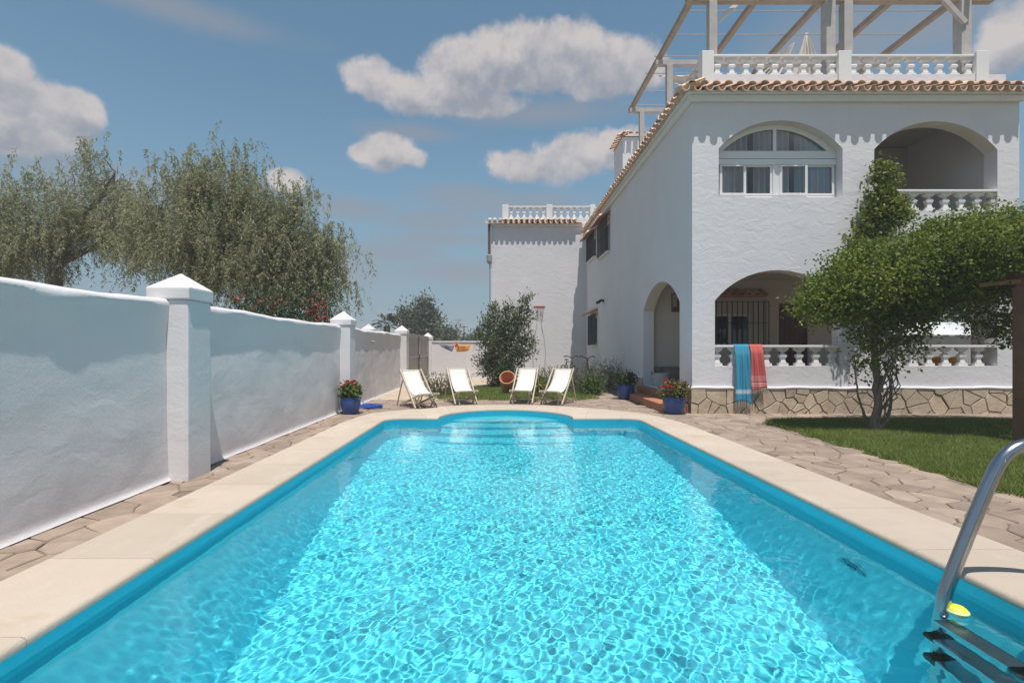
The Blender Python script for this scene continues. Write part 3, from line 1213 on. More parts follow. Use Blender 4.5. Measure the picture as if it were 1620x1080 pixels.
def add_pillar(parent, x, y, s=0.42, zb=2.06, za=2.25, z0=-0.03, name='pillar'):
    o = pillar_mb(x, y, s, z0, zb, za).build(name, white_paint if False else garden_stucco, parent, bevel=0.02)
    mb = MB()
    h = s / 2 + 0.02
    mb.add([(x - h, y - h, zb - 0.13), (x + h, y - h, zb - 0.13), (x + h, y + h, zb - 0.13), (x - h, y + h, zb - 0.13),
            (x - h, y - h, zb), (x + h, y - h, zb), (x + h, y + h, zb), (x - h, y + h, zb), (x, y, za)],
           [(3, 2, 1, 0), (0, 1, 5, 4), (1, 2, 6, 5), (2, 3, 7, 6), (3, 0, 4, 7), (4, 5, 8), (5, 6, 8), (6, 7, 8), (7, 4, 8)])
    mb.build('pillar_cap', garden_stucco, o, bevel=0.014)
    return o


gw = thing('garden_wall', 'long white stucco garden wall with capped square pillars on the left of the pool', 'wall', (WALLX, 10, 0))
PX = WALLX
PY = [5.47, 11.17, 17.85]
for y0, y1 in ((-1.5, PY[0] - 0.2), (PY[0] + 0.2, PY[1] - 0.2), (PY[1] + 0.2, PY[2] - 0.2)):
    wall_panel(y0, y1, gw)
for i, y in enumerate(PY):
    add_pillar(gw, PX, y, za=2.26 if i else 2.24)
# thin bracket near the top of the wall, its long shadow runs down the plaster
mb = MB()
mb.tube([(WALLX - 0.1, 13.62, 1.62), (WALLX + 0.105, 13.62, 1.60)], 0.022, 8)
mb.tube([(WALLX + 0.095, 13.62, 1.60), (WALLX + 0.10, 13.62, 1.53)], 0.016, 6)
mb.build('bracket', grey_conduit, gw)

# gate and the corner beyond it
gate = thing('metal_gate', 'tall grey metal gate of vertical boards between white pillars', 'gate', (WALLX + 0.1, 18.4, 0))
GX = WALLX + 0.12
g0, g1 = 18.45, 23.62
mb = MB()
mb.box(GX - 0.03, GX + 0.03, g0, g0 + 0.10, 0.05, 2.08)
mb.box(GX - 0.03, GX + 0.03, g1 - 0.08, g1, 0.05, 2.0)
for z in (0.08, 1.05, 1.93):
    mb.box(GX - 0.028, GX + 0.028, g0 + 0.102, g1 - 0.082, z, z + 0.07)
mb.box(GX - 0.028, GX + 0.028, (g0 + g1) / 2 - 0.05, (g0 + g1) / 2 + 0.05, 0.153, 1.047)
mb.box(GX - 0.028, GX + 0.028, (g0 + g1) / 2 - 0.05, (g0 + g1) / 2 + 0.05, 1.123, 1.927)
mb.build('gate_frame', grey_metal, gate, bevel=0.004)
nb = 14
bm_ = MB()
bw = (g1 - g0 - 0.2) / nb
bm_.box(-0.008, 0.008, -bw / 2 + 0.012, bw / 2 - 0.012, 0.0, 1.80)
bm_.box(0.008, 0.018, -bw / 2 + 0.012, -bw / 2 + 0.03, 0.0, 1.80)
me = bm_.mesh('board', gate_board)
for i in range(nb):
    link('board', me, gate, loc=(GX - 0.045, g0 + 0.1 + (i + 0.5) * bw, 0.14))
mb = MB()
mb.box(GX + 0.03, GX + 0.06, (g0 + g1) / 2 - 0.25, (g0 + g1) / 2 - 0.17, 0.98, 1.16)
mb.tube([(GX + 0.06, (g0 + g1) / 2 - 0.21, 1.1), (GX + 0.10, (g0 + g1) / 2 - 0.21, 1.1), (GX + 0.10, (g0 + g1) / 2 - 0.34, 1.1)], 0.012, 6)
mb.build('gate_handle', black_iron, gate)

bw_ = thing('boundary_wall', 'low white stucco wall closing the garden at the back, beside the gate', 'wall', (-2, WY + 0.1, 0))
mb = MB()
mb.box(WALLX + 0.1, -0.42, WY - 0.02, WY + 0.22, -0.02, 1.72)
mb.build('wall_panel', stucco, bw_, bevel=0.02)
mb = MB()
mb.box(WALLX + 0.1, -0.45, WY - 0.05, WY + 0.25, 1.721, 1.79)
mb.build('coping', white_paint, bw_, bevel=0.012)
add_pillar(bw_, WALLX + 0.05, WY + 0.05, zb=2.0, za=2.2)
mb = MB()
mb.box(WALLX + 0.1, 0.2, WY - 0.06, WY - 0.022, -0.02, 0.05)
mb.build('skirting', white_paint, bw_)
op = thing('gate_pillar', 'white capped pillar standing outside the wall beyond the nearest gate post', 'pillar', (-5.3, 20, 0))
add_pillar(op, -5.3, 20.0, s=0.46, zb=2.2, za=2.42, name='shaft')
mb = MB()
mb.box(-9.5, -5.55, 19.9, 20.1, 0, 1.9)
mb.build('wall_stub', garden_stucco, op)


# ------------------------------------------------------------------ the house
house = thing('house', 'white two-storey villa with arched openings, tiled eaves and roof terrace balustrade', 'house', (HX, HY, 0))


def arched_wall(mb, u0, u1, z0, z1, openings, fn, T, seg=18, mi_face=0, mi_rev=0):
    """wall with arched openings (ua, ub, zsill, zspring, zapex), thickness T; fn(u, d, z) -> world"""
    us = {u0, u1}
    for (a, b, zs, sp_, ap) in openings:
        us |= {a, b}
        if ap > sp_:
            us |= {a + (b - a) * (0.5 - 0.5 * math.cos(math.pi * i / seg)) for i in range(seg + 1)}
    us = sorted(us)
    us = [u for i, u in enumerate(us) if i == 0 or u - us[i - 1] > 1e-6]

    def ztop(o, u):
        a, b, zs, sp_, ap = o
        if ap <= sp_:
            return sp_
        h, r = (b - a) / 2, ap - sp_
        rad = (h * h + r * r) / (2 * r)
        t = u - (a + b) / 2
        if r >= h * 0.99:
            return sp_ + r * math.sqrt(max(0, 1 - (t / h) ** 2))
        return sp_ + r - rad + math.sqrt(max(0, rad * rad - t * t))

    def quad(p, mi):
        mb.add(p, [(0, 1, 2, 3)], mi)

    for i in range(len(us) - 1):
        a, b = us[i], us[i + 1]
        mid = (a + b) / 2
        ops = sorted([o for o in openings if o[0] < mid < o[1]], key=lambda o: o[2])
        cur = (z0, z0)
        for o in ops + [None]:
            nxt = (z1, z1) if o is None else (o[2], o[2])
            for d in (0, T):
                quad([fn(a, d, cur[0]), fn(b, d, cur[1]), fn(b, d, nxt[1]), fn(a, d, nxt[0])], mi_face if d == 0 else mi_rev)
            if o is not None:
                quad([fn(a, 0, nxt[0]), fn(b, 0, nxt[1]), fn(b, T, nxt[1]), fn(a, T, nxt[0])], mi_face)
                cur = (ztop(o, a), ztop(o, b))
                quad([fn(a, 0, cur[0]), fn(b, 0, cur[1]), fn(b, T, cur[1]), fn(a, T, cur[0])], mi_rev)
    for (a, b, zs, sp_, ap) in openings:
        for u in (a, b):
            quad([fn(u, 0, zs), fn(u, T, zs), fn(u, T, sp_), fn(u, 0, sp_)], mi_face)
    quad([fn(u0, 0, z0), fn(u0, T, z0), fn(u0, T, z1), fn(u0, 0, z1)], mi_face)
    quad([fn(u1, 0, z0), fn(u1, T, z0), fn(u1, T, z1), fn(u1, 0, z1)], mi_face)
    quad([fn(u0, 0, z1), fn(u1, 0, z1), fn(u1, T, z1), fn(u0, T, z1)], mi_face)


def fx(x):                      # X on the house front of a photograph column
    return (x - VPX) / FPX * HY


T = 0.31
AR_W = (fx(1137), fx(1333), 4.72, 5.79, 6.41)        # arched window
AR_B = (fx(1383), fx(1578), 4.44, 5.77, 6.39)        # balcony
AR_L = (fx(1131), fx(1331), 1.03, 2.46, 3.13)        # porch, left
AR_R = (fx(1383), fx(1578), 1.03, 2.46, 3.13)        # porch, right
mb = MB()
arched_wall(mb, HX, HR, 0.0, 6.97, [AR_W, AR_B, AR_L, AR_R], lambda u, d, z: (u, HY + d, z), T, mi_rev=1)
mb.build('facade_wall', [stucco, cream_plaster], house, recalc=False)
SIDE_ARCH = (11.56, 14.48, 0.34, 2.50, 3.16)
W1 = (21.5, 23.25, 5.50, 6.50, 6.50)
W2 = (18.85, 20.65, 5.20, 6.50, 6.50)
W3 = (21.25, 22.95, 1.62, 2.88, 2.88)
mb = MB()
arched_wall(mb, HY + T + 0.003, WY, 0.0, 6.97, [SIDE_ARCH, W1, W2, W3], lambda u, d, z: (HX + d, u, z), T, mi_rev=1)
mb.build('house_wall', [stucco, cream_plaster], house, recalc=False)
mb = MB()
arched_wall(mb, HY + T + 0.003, 30.0, 0.0, 6.97, [(11.6, 14.3, 1.03, 2.5, 3.1)], lambda u, d, z: (HR - T + d, u, z), T, mi_rev=0)
mb.build('house_wall', stucco, house, recalc=False)
# inside: porch floor and ceilings, back walls
mb = MB()
mb.box(HX + T + 0.002, HR - T - 0.002, HY + T + 0.002, 14.70, 0.02, 0.34)
mb.build('porch_floor', terracotta, house)
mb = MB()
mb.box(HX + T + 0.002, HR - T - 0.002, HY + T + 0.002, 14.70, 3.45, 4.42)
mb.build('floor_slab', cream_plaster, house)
PBY = 14.70
mb = MB()
PW = ((1128 - VPX) / FPX * PBY, (1213 - VPX) / FPX * PBY, 1.50, 2.90, 2.90)
PD = ((1232 - VPX) / FPX * PBY, (1278 - VPX) / FPX * PBY, 0.34, 2.76, 2.76)
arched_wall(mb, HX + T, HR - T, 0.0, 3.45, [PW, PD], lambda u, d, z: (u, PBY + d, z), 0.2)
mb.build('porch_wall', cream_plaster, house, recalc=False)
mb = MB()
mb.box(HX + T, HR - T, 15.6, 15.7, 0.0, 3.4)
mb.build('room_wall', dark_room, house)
mb = MB()
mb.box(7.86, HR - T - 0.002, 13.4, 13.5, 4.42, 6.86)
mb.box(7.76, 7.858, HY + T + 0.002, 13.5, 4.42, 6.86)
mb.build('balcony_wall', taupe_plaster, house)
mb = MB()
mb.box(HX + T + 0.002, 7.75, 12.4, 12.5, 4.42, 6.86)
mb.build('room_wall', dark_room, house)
mb = MB()
mb.box(HX + 0.02, HR - 0.02, HY + 0.02, WY - 0.0, 6.972, 7.10)
mb.box(HX + T + 0.01, HR - T - 0.01, HY + T + 0.01, 14.7, 6.88, 6.965)
mb.build('terrace_slab', taupe_plaster, house)
# moulded band under the eaves
mb = MB()
mb.box(HX - 0.10, HR + 0.05, HY - 0.10, HY - 0.002, 6.80, 6.93)
mb.box(HX - 0.10, HX - 0.002, HY - 0.0, WY - 0.002, 6.80, 6.93)
mb.build('eaves_moulding', white_paint, house, bevel=0.02)
mb = MB()
mb.box(HX - 0.17, HR + 0.12, HY - 0.17, HY - 0.002, 6.932, 6.985)
mb.box(HX - 0.17, HX - 0.002, HY - 0.0, WY - 0.002, 6.932, 6.985)
mb.build('eaves_moulding', white_paint, house)

# wing at the back
WX0 = (777 - VPX) / FPX * WY
mb = MB()
mb.box(WX0, HX + 0.3, WY, 32, 0.0, 7.50)
mb.build('wing_wall', stucco, house)
mb = MB()
mb.box(WX0 - 0.08, HX - 0.18, WY - 0.08, WY - 0.002, 7.34, 7.50)
mb.build('eaves_moulding', white_paint, house, bevel=0.02)

# roof tiles: rounded covers over hollow channels
def tile_mesh(name, r0, r1, L, up, tint, zs=0.8):
    mb = MB()
    n = 7
    th = 0.014
    vs = []
    for s, r in ((0, r0), (1, r1)):
        for rr in (r, r - th):
            for k in range(n + 1):
                a = math.pi * k / n
                z = rr * math.sin(a) * zs
                zz = z if up else -z
                vs.append((rr * math.cos(a), s * L + (zz * math.tan(0.36) if s == 0 else 0), zz))
    fs = []
    m = n + 1
    for k in range(n):
        fs.append((k, k + 1, 2 * m + k + 1, 2 * m + k))
        fs.append((m + k, 3 * m + k, 3 * m + k + 1, m + k + 1))
        fs.append((k, m + k, m + k + 1, k + 1))
        fs.append((2 * m + k, 2 * m + k + 1, 3 * m + k + 1, 3 * m + k))
    for k in (0, n):
        fs.append((k, 2 * m + k, 3 * m + k, m + k))
    mb.add(vs, fs, 0, tint)
    return mb.mesh(name, tile_m, smooth=True)


TC = [tile_mesh('roof_tile', 0.098, 0.082, 0.55, True, t, 0.72) for t in (0.15, 0.4, 0.6, 0.75, 0.95)]
TP = [tile_mesh('roof_tile', 0.086, 0.086, 0.50, False, t, 1.25) for t in (0.1, 0.3, 0.5)]
tile_count = 0


def tile_row(start, along, inward, n, pitch, z, parent, slope=0.36):
    """eaves course: start point of the lower edge, unit directions along the eaves and inward"""
    rotz = math.atan2(inward[1], inward[0]) - math.pi / 2
    for i in range(n):
        for cover in (False, True):
            c = Vector(start) + Vector(along) * (pitch * (i + (0.5 if cover else 0.0)))
            c.z = z + (0.035 if cover else 0.0) + random.uniform(-0.006, 0.006)
            push = random.uniform(-0.010, 0.010) + (-0.006 if cover else 0.0)
            c += Vector(inward) * push
            me = random.choice(TC if cover else TP)
            o = link('roof_tile', me, parent, loc=c)
            o.rotation_euler = Matrix.Rotation(rotz + random.uniform(-0.03, 0.03), 3, 'Z').to_quaternion().to_matrix().to_euler()
            o.rotation_euler = (slope, 0, rotz + random.uniform(-0.03, 0.03))


OV = 0.29
roof = thing('roof', None, None, (HX, HY, 7.0))
roof.parent = house
roof.location = (0, 0, 7.0)
tile_row((HX - OV + 0.05, HY - OV, 0), (1, 0, 0), (0, 1, 0), 29, 0.258, 7.02, roof)
tile_row((HX - OV, HY - OV + 0.1, 0), (0, 1, 0), (1, 0, 0), 51, 0.258, 7.02, roof)
tile_row((WX0 - 0.2, WY - 0.28, 0), (1, 0, 0), (0, 1, 0), 17, 0.258, 7.54, roof)
# mortar bed under the tiles
mb = MB()
mb.add([(HX - 0.16, HY - 0.16, 6.99), (HR + 0.1, HY - 0.16, 6.99), (HR + 0.1, HY + 0.25, 7.16), (HX + 0.25, HY + 0.25, 7.16)], [(0, 1, 2, 3)])
mb.add([(HX - 0.16, HY - 0.16, 6.99), (HX + 0.25, HY + 0.25, 7.16), (HX + 0.25, WY, 7.16), (HX - 0.16, WY, 6.99)], [(0, 1, 2, 3)])
mb.add([(WX0 - 0.1, WY - 0.16, 7.51), (HX - 0.2, WY - 0.16, 7.51), (HX - 0.2, WY + 0.25, 7.69), (WX0 - 0.1, WY + 0.25, 7.69)], [(0, 1, 2, 3)])
mb.build('tile_bed', mat('tile_bed', (0.45, 0.3, 0.2), 0.9, var=0.2), roof, recalc=False)

# balusters: flat cast pieces with block foot, bulb and flared head
def baluster_mesh(h, s=1.0, d=0.10):
    k = h / 0.42
    half = [(0.103, 0.0), (0.103, 0.062), (0.060, 0.064), (0.056, 0.10), (0.046, 0.112), (0.046, 0.165), (0.062, 0.195), (0.080, 0.232), (0.070, 0.25),
            (0.030, 0.292), (0.024, 0.31), (0.06, 0.335), (0.07, 0.352), (0.108, 0.368), (0.108, 0.42)]
    n = len(half)
    mb = MB()
    vs = []
    for (w, z) in half:
        w *= s
        dd = min(d / 2, max(0.02, w * 0.75))
        vs += [(-w, -dd, z * k), (w, -dd, z * k), (w, dd, z * k), (-w, dd, z * k)]
    fs = [(3, 2, 1, 0), (4 * n - 4, 4 * n - 3, 4 * n - 2, 4 * n - 1)]
    for i in range(n - 1):
        for j in range(4):
            fs.append((4 * i + j, 4 * i + (j + 1) % 4, 4 * i + 4 + (j + 1) % 4, 4 * i + 4 + j))
    mb.add(vs, fs)
    return mb.mesh('baluster', white_paint)


BAL = baluster_mesh(0.40)
BAL_S = baluster_mesh(0.33, 0.86)
BAL_R = baluster_mesh(0.47, 0.92)


def balustrade(p, q, zb, h, me, pitch, parent, rail=0.055, railw=0.20, first=None, name='balustrade', base=None, pil=()):
    """run of balusters between two plan points, rail on top"""
    t = thing(name, None, None, (p[0], p[1], zb))
    t.parent = parent
    t.location = Vector((p[0], p[1], zb)) - wloc(parent)
    p, q = Vector((p[0], p[1], 0)), Vector((q[0], q[1], 0))
    d = (q - p)
    L = d.length
    d.normalize()
    ang = math.atan2(d.y, d.x)
    mb = MB()
    mb.bar(p + Vector((0, 0, zb + h + rail / 2 + 0.001)), q + Vector((0, 0, zb + h + rail / 2 + 0.001)), railw, rail)
    mb.build('rail', white_paint, t, bevel=0.012)
    n = int(round(L / pitch))
    off = (L - (n - 1) * pitch) / 2 if first is None else first
    i = 0
    while off + i * pitch < L - 0.02:
        c = p + d * (off + i * pitch)
        link('baluster', me, t, loc=(c.x, c.y, zb), rot=(0, 0, ang))
        i += 1
    return t


yb = HY + 0.09
balustrade((AR_L[0] + 0.003, yb), (AR_L[1] - 0.003, yb), 1.031, 0.40, BAL, 0.363, house, first=fx(1136.5) - AR_L[0])
balustrade((AR_R[0] + 0.003, yb), (AR_R[1] - 0.003, yb), 1.031, 0.40, BAL, 0.363, house, first=0.17)
balustrade((AR_B[0] + 0.003, yb), (AR_B[1] - 0.003, yb), 4.441, 0.40, BAL, 0.354, house, first=0.02 + 0.354 * 0.5)
# roof terrace balustrade
RY = HY + 0.14
RZ = 7.44
mb = MB()
mb.box(HX + 0.30, HR - 0.25, RY - 0.10, RY + 0.10, 7.08, RZ)
mb.build('terrace_parapet', stucco, house)
mb = MB()
mb.box(HX + 0.30, HX + 0.50, RY + 0.102, WY + 0.6, 7.08, RZ)
mb.build('terrace_parapet', stucco, house)
pil = [((a - VPX) / FPX * (RY - .13), (b - VPX) / FPX * (RY - .13)) for a, b in ((1111, 1130), (1327, 1347.5), (1545, 1565))]
for a, b in pil:
    mb = MB()
    mb.box(a, b, RY - 0.13, RY + 0.13, RZ - 0.35, 7.95)
    mb.build('balustrade_pier', white_paint, house, bevel=0.012)
balustrade((pil[0][1] + 0.002, RY), (pil[1][0] - 0.002, RY), RZ + 0.001, 0.40, BAL_R if False else BAL, 0.318, house, first=0.11, railw=0.16)
balustrade((pil[1][1] + 0.002, RY), (pil[2][0] - 0.002, RY), RZ + 0.001, 0.40, BAL, 0.318, house, first=0.11, railw=0.16)
sx = pil[0][0] + 0.12
ys_ = [RY + 0.14, 14.0, 17.0, 20.0, 23.0]
for y in ys_[1:]:
    mb = MB()
    mb.box(sx - 0.12, sx + 0.12, y - 0.12, y + 0.12, RZ, 7.97)
    mb.build('balustrade_pier', white_paint, house, bevel=0.012)
for a, b in zip(ys_[:-1], ys_[1:]):
    balustrade((sx, a + (0.002 if a == ys_[0] else 0.123)), (sx, b - 0.123), RZ + 0.001, 0.40, BAL, 0.318, house, railw=0.16)
# wing balustrade
WB = WY + 0.25
mb = MB()
mb.box(WX0 + 0.5, HX + 0.4, WB - 0.1, WB + 0.1, 7.5, 7.80)
mb.build('terrace_parapet', stucco, house)
wp = [((x0 - VPX) / FPX * WB, (x1 - VPX) / FPX * WB) for x0, x1 in ((794.5, 804.5), (864, 873.5), (933, 941))]
for a, b in wp:
    mb = MB()
    mb.box(a, b, WB - 0.14, WB + 0.14, 7.70, 8.46)
    mb.build('balustrade_pier', white_paint, house, bevel=0.015)
for k in (0, 1):
    balustrade((wp[k][1] + .002, WB), (wp[k + 1][0] - .002, WB), 7.801, 0.52, baluster_mesh(0.52, 0.95), 0.315, house, railw=0.2, rail=0.07)

# stone plinth: irregular split stones in dark joints
plinth = thing('plinth', None, None, (HX, HY, 0))
plinth.parent = house
plinth.location = (0, 0, 0)
mb = MB()
PT = 0.53
mb.box(HX - 0.022, HR + 0.02, HY - 0.022, HY - 0.002, -0.03, PT)
mb.box(HX - 0.022, HX - 0.002, HY - 0.001, 11.54, -0.03, PT)
mb.box(HX - 0.022, HX - 0.002, 14.50, WY - 0.002, -0.03, PT)
mb.build('plinth_bed', plinth_joint, plinth)


def plinth_stones(u0, u1, z1, fn, sp_, maxn=400):
    sd = []
    nu = int((u1 - u0) / sp_) + 3
    nz = int(z1 / (sp_ * 0.9)) + 3
    for j in range(-1, nz):
        for i in range(-1, nu):
            if random.random() < 0.25:
                continue
            sd.append((u0 + (i + 0.5 * (j % 2) + random.uniform(-0.45, 0.45)) * sp_, (j + 0.35 + random.uniform(-0.42, 0.42)) * sp_ * 0.9))
    cl = voronoi_cells(sd, lambda x, y: u0 - sp_ < x < u1 + sp_ and -sp_ < y < z1 + sp_, sp_ * 2.0, 0.009, sp_)
    for c in cl:
        for (nx_, nz_, d) in ((-1, 0, -u0), (1, 0, u1), (0, -1, 0.02), (0, 1, z1 - 0.004)):
            c = clip_half(c, nx_, nz_, d)
            if len(c) < 3:
                break
        if len(c) < 3 or poly_area(c) < 0.002:
            continue
        c = roughen(c, 0.006, 0.12)
        m_ = MB()
        stone_mb(m_, c, fn, 0.045 + random.uniform(-0.008, 0.01), 0.012, 0.045, min(1, max(0, random.gauss(0.5, 0.28))))
        m_.build('stone', plinth_m, plinth)


plinth_stones(HX - 0.04, HR + 0.02, PT, lambda u, w, d: (u, HY - d, w), 0.25)
plinth_stones(HY - 0.03, 11.54, PT, lambda u, w, d: (HX - d, u, w), 0.27)
plinth_stones(14.5, 18.5, PT, lambda u, w, d: (HX - d, u, w), 0.32)
# plaster lip over the stones
mb = MB()
pts = []
for i in range(61):
    x = HX - 0.05 + (HR + 0.03 - HX + 0.05) * i / 60
    pts.append((x, HY - 0.028, PT + 0.018 + 0.008 * math.sin(x * 3.1) + 0.004 * math.sin(x * 9)))
mb.tube(pts, 0.034, 8)
mb.tube([(HX - 0.028, HY - 0.02 + i * 0.1, PT + 0.018 + 0.005 * math.sin(i)) for i in range(6)], 0.034, 8)
mb.tube([(HX - 0.028, 14.52 + i * 0.5, PT + 0.018 + 0.005 * math.sin(i)) for i in range(19)], 0.034, 8)
mb.build('plaster_lip', stucco, house, smooth=True)

# steps into the porch
mb = MB()
mb.box(3.62, HX - 0.06, HY + 0.06, 14.25, -0.02, 0.17)
mb.box(4.03, HX + T + 0.001, 11.58, 14.44, 0.171, 0.338)
mb.build('entrance_step', terracotta, house, bevel=0.012)
# stone skirting inside the porch
mb = MB()
mb.box(HX + T + 0.01, PW[0] - 0.2, PBY - 0.06, PBY - 0.002, 0.342, 0.88)
mb.build('porch_plinth', mat('porch_stone', (0.30, 0.26, 0.22), 0.9, col2=(0.14, 0.12, 0.10), vscale=9, bump=0.01, bscale=12), house)


# ---- arched window upstairs
def arch_pts(a, b, zs, sp_, ap, n=24):
    h, r = (b - a) / 2, ap - sp_
    rad = (h * h + r * r) / (2 * r)
    th = math.asin(min(1, h / rad))
    cx, cz = (a + b) / 2, sp_ + r - rad
    return [(cx + rad * math.sin(-th + 2 * th * i / n), cz + rad * math.cos(-th + 2 * th * i / n)) for i in range(n + 1)]


win = thing('window', None, None, (AR_W[0], HY + 0.22, 4.7))
win.parent = house
win.location = Vector((AR_W[0], HY + 0.22, 4.7)) - wloc(house)
win['label'] = 'white arched window with curtains and sliding panes below a fan light'
FY = HY + 0.21


def wx(x):
    return (x - VPX) / FPX * FY


def wz(y):
    return EYE + (VPY - y) / FPX * FY


mb = MB()
a, b = AR_W[0] + 0.002, AR_W[1] - 0.002
outp = arch_pts(a, b, 4.72, AR_W[3], AR_W[4] - 0.004)
ztr = wz(239)
inn = arch_pts(wx(1143), wx(1308), 0, ztr + 0.002, wz(205))
n = len(outp)
vs = [(x, FY, z) for x, z in outp] + [(x, FY, z) for x, z in inn] + [(x, FY + 0.06, z) for x, z in outp] + [(x, FY + 0.06, z) for x, z in inn]
fs = []
for i in range(n - 1):
    fs += [(i, i + 1, n + i + 1, n + i), (n + i, n + i + 1, 3 * n + i + 1, 3 * n + i)]
mb.add(vs, fs)
mb.box(a, b, FY - 0.001, FY + 0.062, wz(251), ztr)                      # transom
mb.box(wx(1223), wx(1228), FY - 0.004, FY + 0.05, ztr + 0.001, wz(204))   # fan-light mullion
mb.build('frame', white_paint, win)
mb = MB()
mb.box(a, wx(1322), FY - 0.035, FY + 0.02, wz(261.5), wz(252.5))          # shutter box
mb.build('shutter_box', white_paint, win, bevel=0.008)
mb = MB()
mb.box(wx(1322) + 0.001, b, FY + 0.002, FY + 0.05, 4.723, wz(251) - 0.001)
mb.box(a, wx(1322), FY + 0.002, FY + 0.05, 4.723, wz(309))
mb.build('sill', white_paint, win)
for (x0, x1, yo) in ((1137.5, 1179, 0.0), (1174, 1222, 0.035), (1232, 1276, 0.0), (1271, 1320, 0.035)):
    m_ = MB()
    X0, X1 = wx(x0), wx(x1)
    zb_, zt_ = wz(309) + 0.001, wz(262) - 0.001
    w_ = 0.055
    m_.box(X0, X0 + w_, FY - 0.02 - yo * 0 + yo - 0.02, FY + yo - 0.005, zb_, zt_)
    m_.box(X1 - w_, X1, FY + yo - 0.04, FY + yo - 0.005, zb_, zt_)
    m_.box(X0 + w_ + .001, X1 - w_ - .001, FY + yo - 0.04, FY + yo - 0.005, zb_, zb_ + 0.04)
    m_.box(X0 + w_ + .001, X1 - w_ - .001, FY + yo - 0.04, FY + yo - 0.005, zt_ - 0.03, zt_)
    sash = m_.build('sash', white_paint, win)
    g = MB()
    g.box(X0 + w_ - .004, X1 - w_ + .004, FY + yo - 0.024, FY + yo - 0.018, zb_ + 0.035, zt_ - 0.028)
    g.build('pane', glass_m, sash)
mb = MB()
mb.box(wx(1222), wx(1232), FY - 0.03, FY + 0.03, wz(309) + .001, wz(262) - .001)
mb.build('mullion', white_paint, win)
g = MB()
ip = arch_pts(wx(1143) - .01, wx(1308) + .01, 0, ztr - 0.005, wz(205) + 0.01)
g.prism(ip, lambda u, w, d: (u, d, w), FY + 0.025, FY + 0.031)
g.build('pane', glass_m, win)


def curtain(x0, x1, y, z0, z1, parent, waves, depth=0.05, name='curtain', m=None):
    mb = MB()
    n = waves * 10
    vs = []
    for i in range(n + 1):
        t = i / n
        x = x0 + (x1 - x0) * t
        yy = y + depth * math.sin(t * waves * 2 * math.pi) + 0.02 * math.sin(t * 37)
        vs += [(x, yy, z0), (x, yy, z1)]
    mb.add(vs, [(2 * i, 2 * i + 2, 2 * i + 3, 2 * i + 1) for i in range(n)])
    return mb.build(name, m or curtain_m, parent, smooth='all', recalc=False)


curtain(AR_W[0] - 0.1, wx(1186), FY + 0.13, 4.5, 6.5, win, 7)
curtain(wx(1196), wx(1252), FY + 0.125, 4.5, 6.5, win, 6)
curtain(wx(1262), AR_W[1] + 0.1, FY + 0.13, 4.5, 6.5, win, 7)

# ---- grilled windows
def grille(mb, u0, u1, z0, z1, fn, pitch, out_, mids=(0.5,)):
    n = int((u1 - u0) / pitch)
    for i in range(n + 1):
        u = u0 + (u1 - u0) * i / n
        mb.bar(fn(u, out_, z0), fn(u, out_, z1), 0.02, 0.02)
    for t in (0.02, *mids, 0.98):
        z = z0 + (z1 - z0) * t
        mb.bar(fn(u0, out_, z), fn(u1, out_, z), 0.03, 0.012)
    for u in (u0, u1):
        for z in (z0 + 0.03, z1 - 0.03):
            mb.bar(fn(u, 0.0, z), fn(u, out_, z), 0.016, 0.016)


def side_window(op, label, out_, tiles, sill=True):
    u0, u1, z0, z1 = op[:4]
    w = thing('window', None, None, (HX, u0, z0))
    w.parent = house
    w.location = Vector((HX, u0, z0)) - wloc(house)
    w['label'] = label
    m_ = MB()
    d0, d1 = HX + 0.16, HX + 0.21
    for (a, b, c, d) in ((u0, u0 + .06, z0, z1), (u1 - .06, u1, z0, z1), ((u0 + u1) / 2 - .04, (u0 + u1) / 2 + .04, z0, z1)):
        m_.box(d0, d1, a, b, c, d)
    m_.box(d0 + .002, d1 - .002, u0 + .06, u1 - .06, z0, z0 + .06)
    m_.box(d0 + .002, d1 - .002, u0 + .06, u1 - .06, z1 - .06, z1)
    m_.build('frame', white_paint, w)
    g = MB()
    g.box(HX + 0.18, HX + 0.186, u0 + .05, u1 - .05, z0 + .05, z1 - .05)
    g.build('pane', glass_m, w)
    g = MB()
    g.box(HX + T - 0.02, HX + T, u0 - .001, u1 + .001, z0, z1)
    g.build('dark_backing', dark_room, w)  # near-black sheet behind the glass, the unlit room's darkness put into its colour
    g = MB()
    grille(g, u0 - 0.04, u1 + 0.04, z0 - 0.04, z1 + 0.05, lambda u, o, z: (HX - o, u, z), 0.13, out_)
    g.build('grille', black_iron, w)
    if sill:
        g = MB()
        g.box(HX - 0.14, HX + 0.15, u0 - 0.06, u1 + 0.06, z0 - 0.085, z0 - 0.045)
        g.build('sill', white_paint, w, bevel=0.006)
    if tiles:
        hood = MB()
        zt = z1 + tiles
        hood.add([(HX - 0.40, u0 - .1, zt - 0.14), (HX - 0.40, u1 + .1, zt - 0.14), (HX - .001, u1 + .1, zt + 0.08), (HX - .001, u0 - .1, zt + 0.08),
                  (HX - 0.40, u0 - .1, zt - 0.18), (HX - 0.40, u1 + .1, zt - 0.18), (HX - .001, u1 + .1, zt + 0.04), (HX - .001, u0 - .1, zt + 0.04)],
                 [(0, 1, 2, 3), (7, 6, 5, 4), (0, 4, 5, 1), (0, 3, 7, 4), (1, 5, 6, 2)])
        h = hood.build('hood', MATS['terracotta'], w)
        k = int((u1 - u0 + 0.2) / 0.24)
        for i in range(k):
            o = link('hood_tile', random.choice(TC), h, loc=(HX - 0.43, u0 - 0.1 + (i + 0.5) * 0.24, zt - 0.15))
            o.rotation_euler = (0.5, 0, -math.pi / 2)
            o.scale = (0.9, 0.8, 0.8)


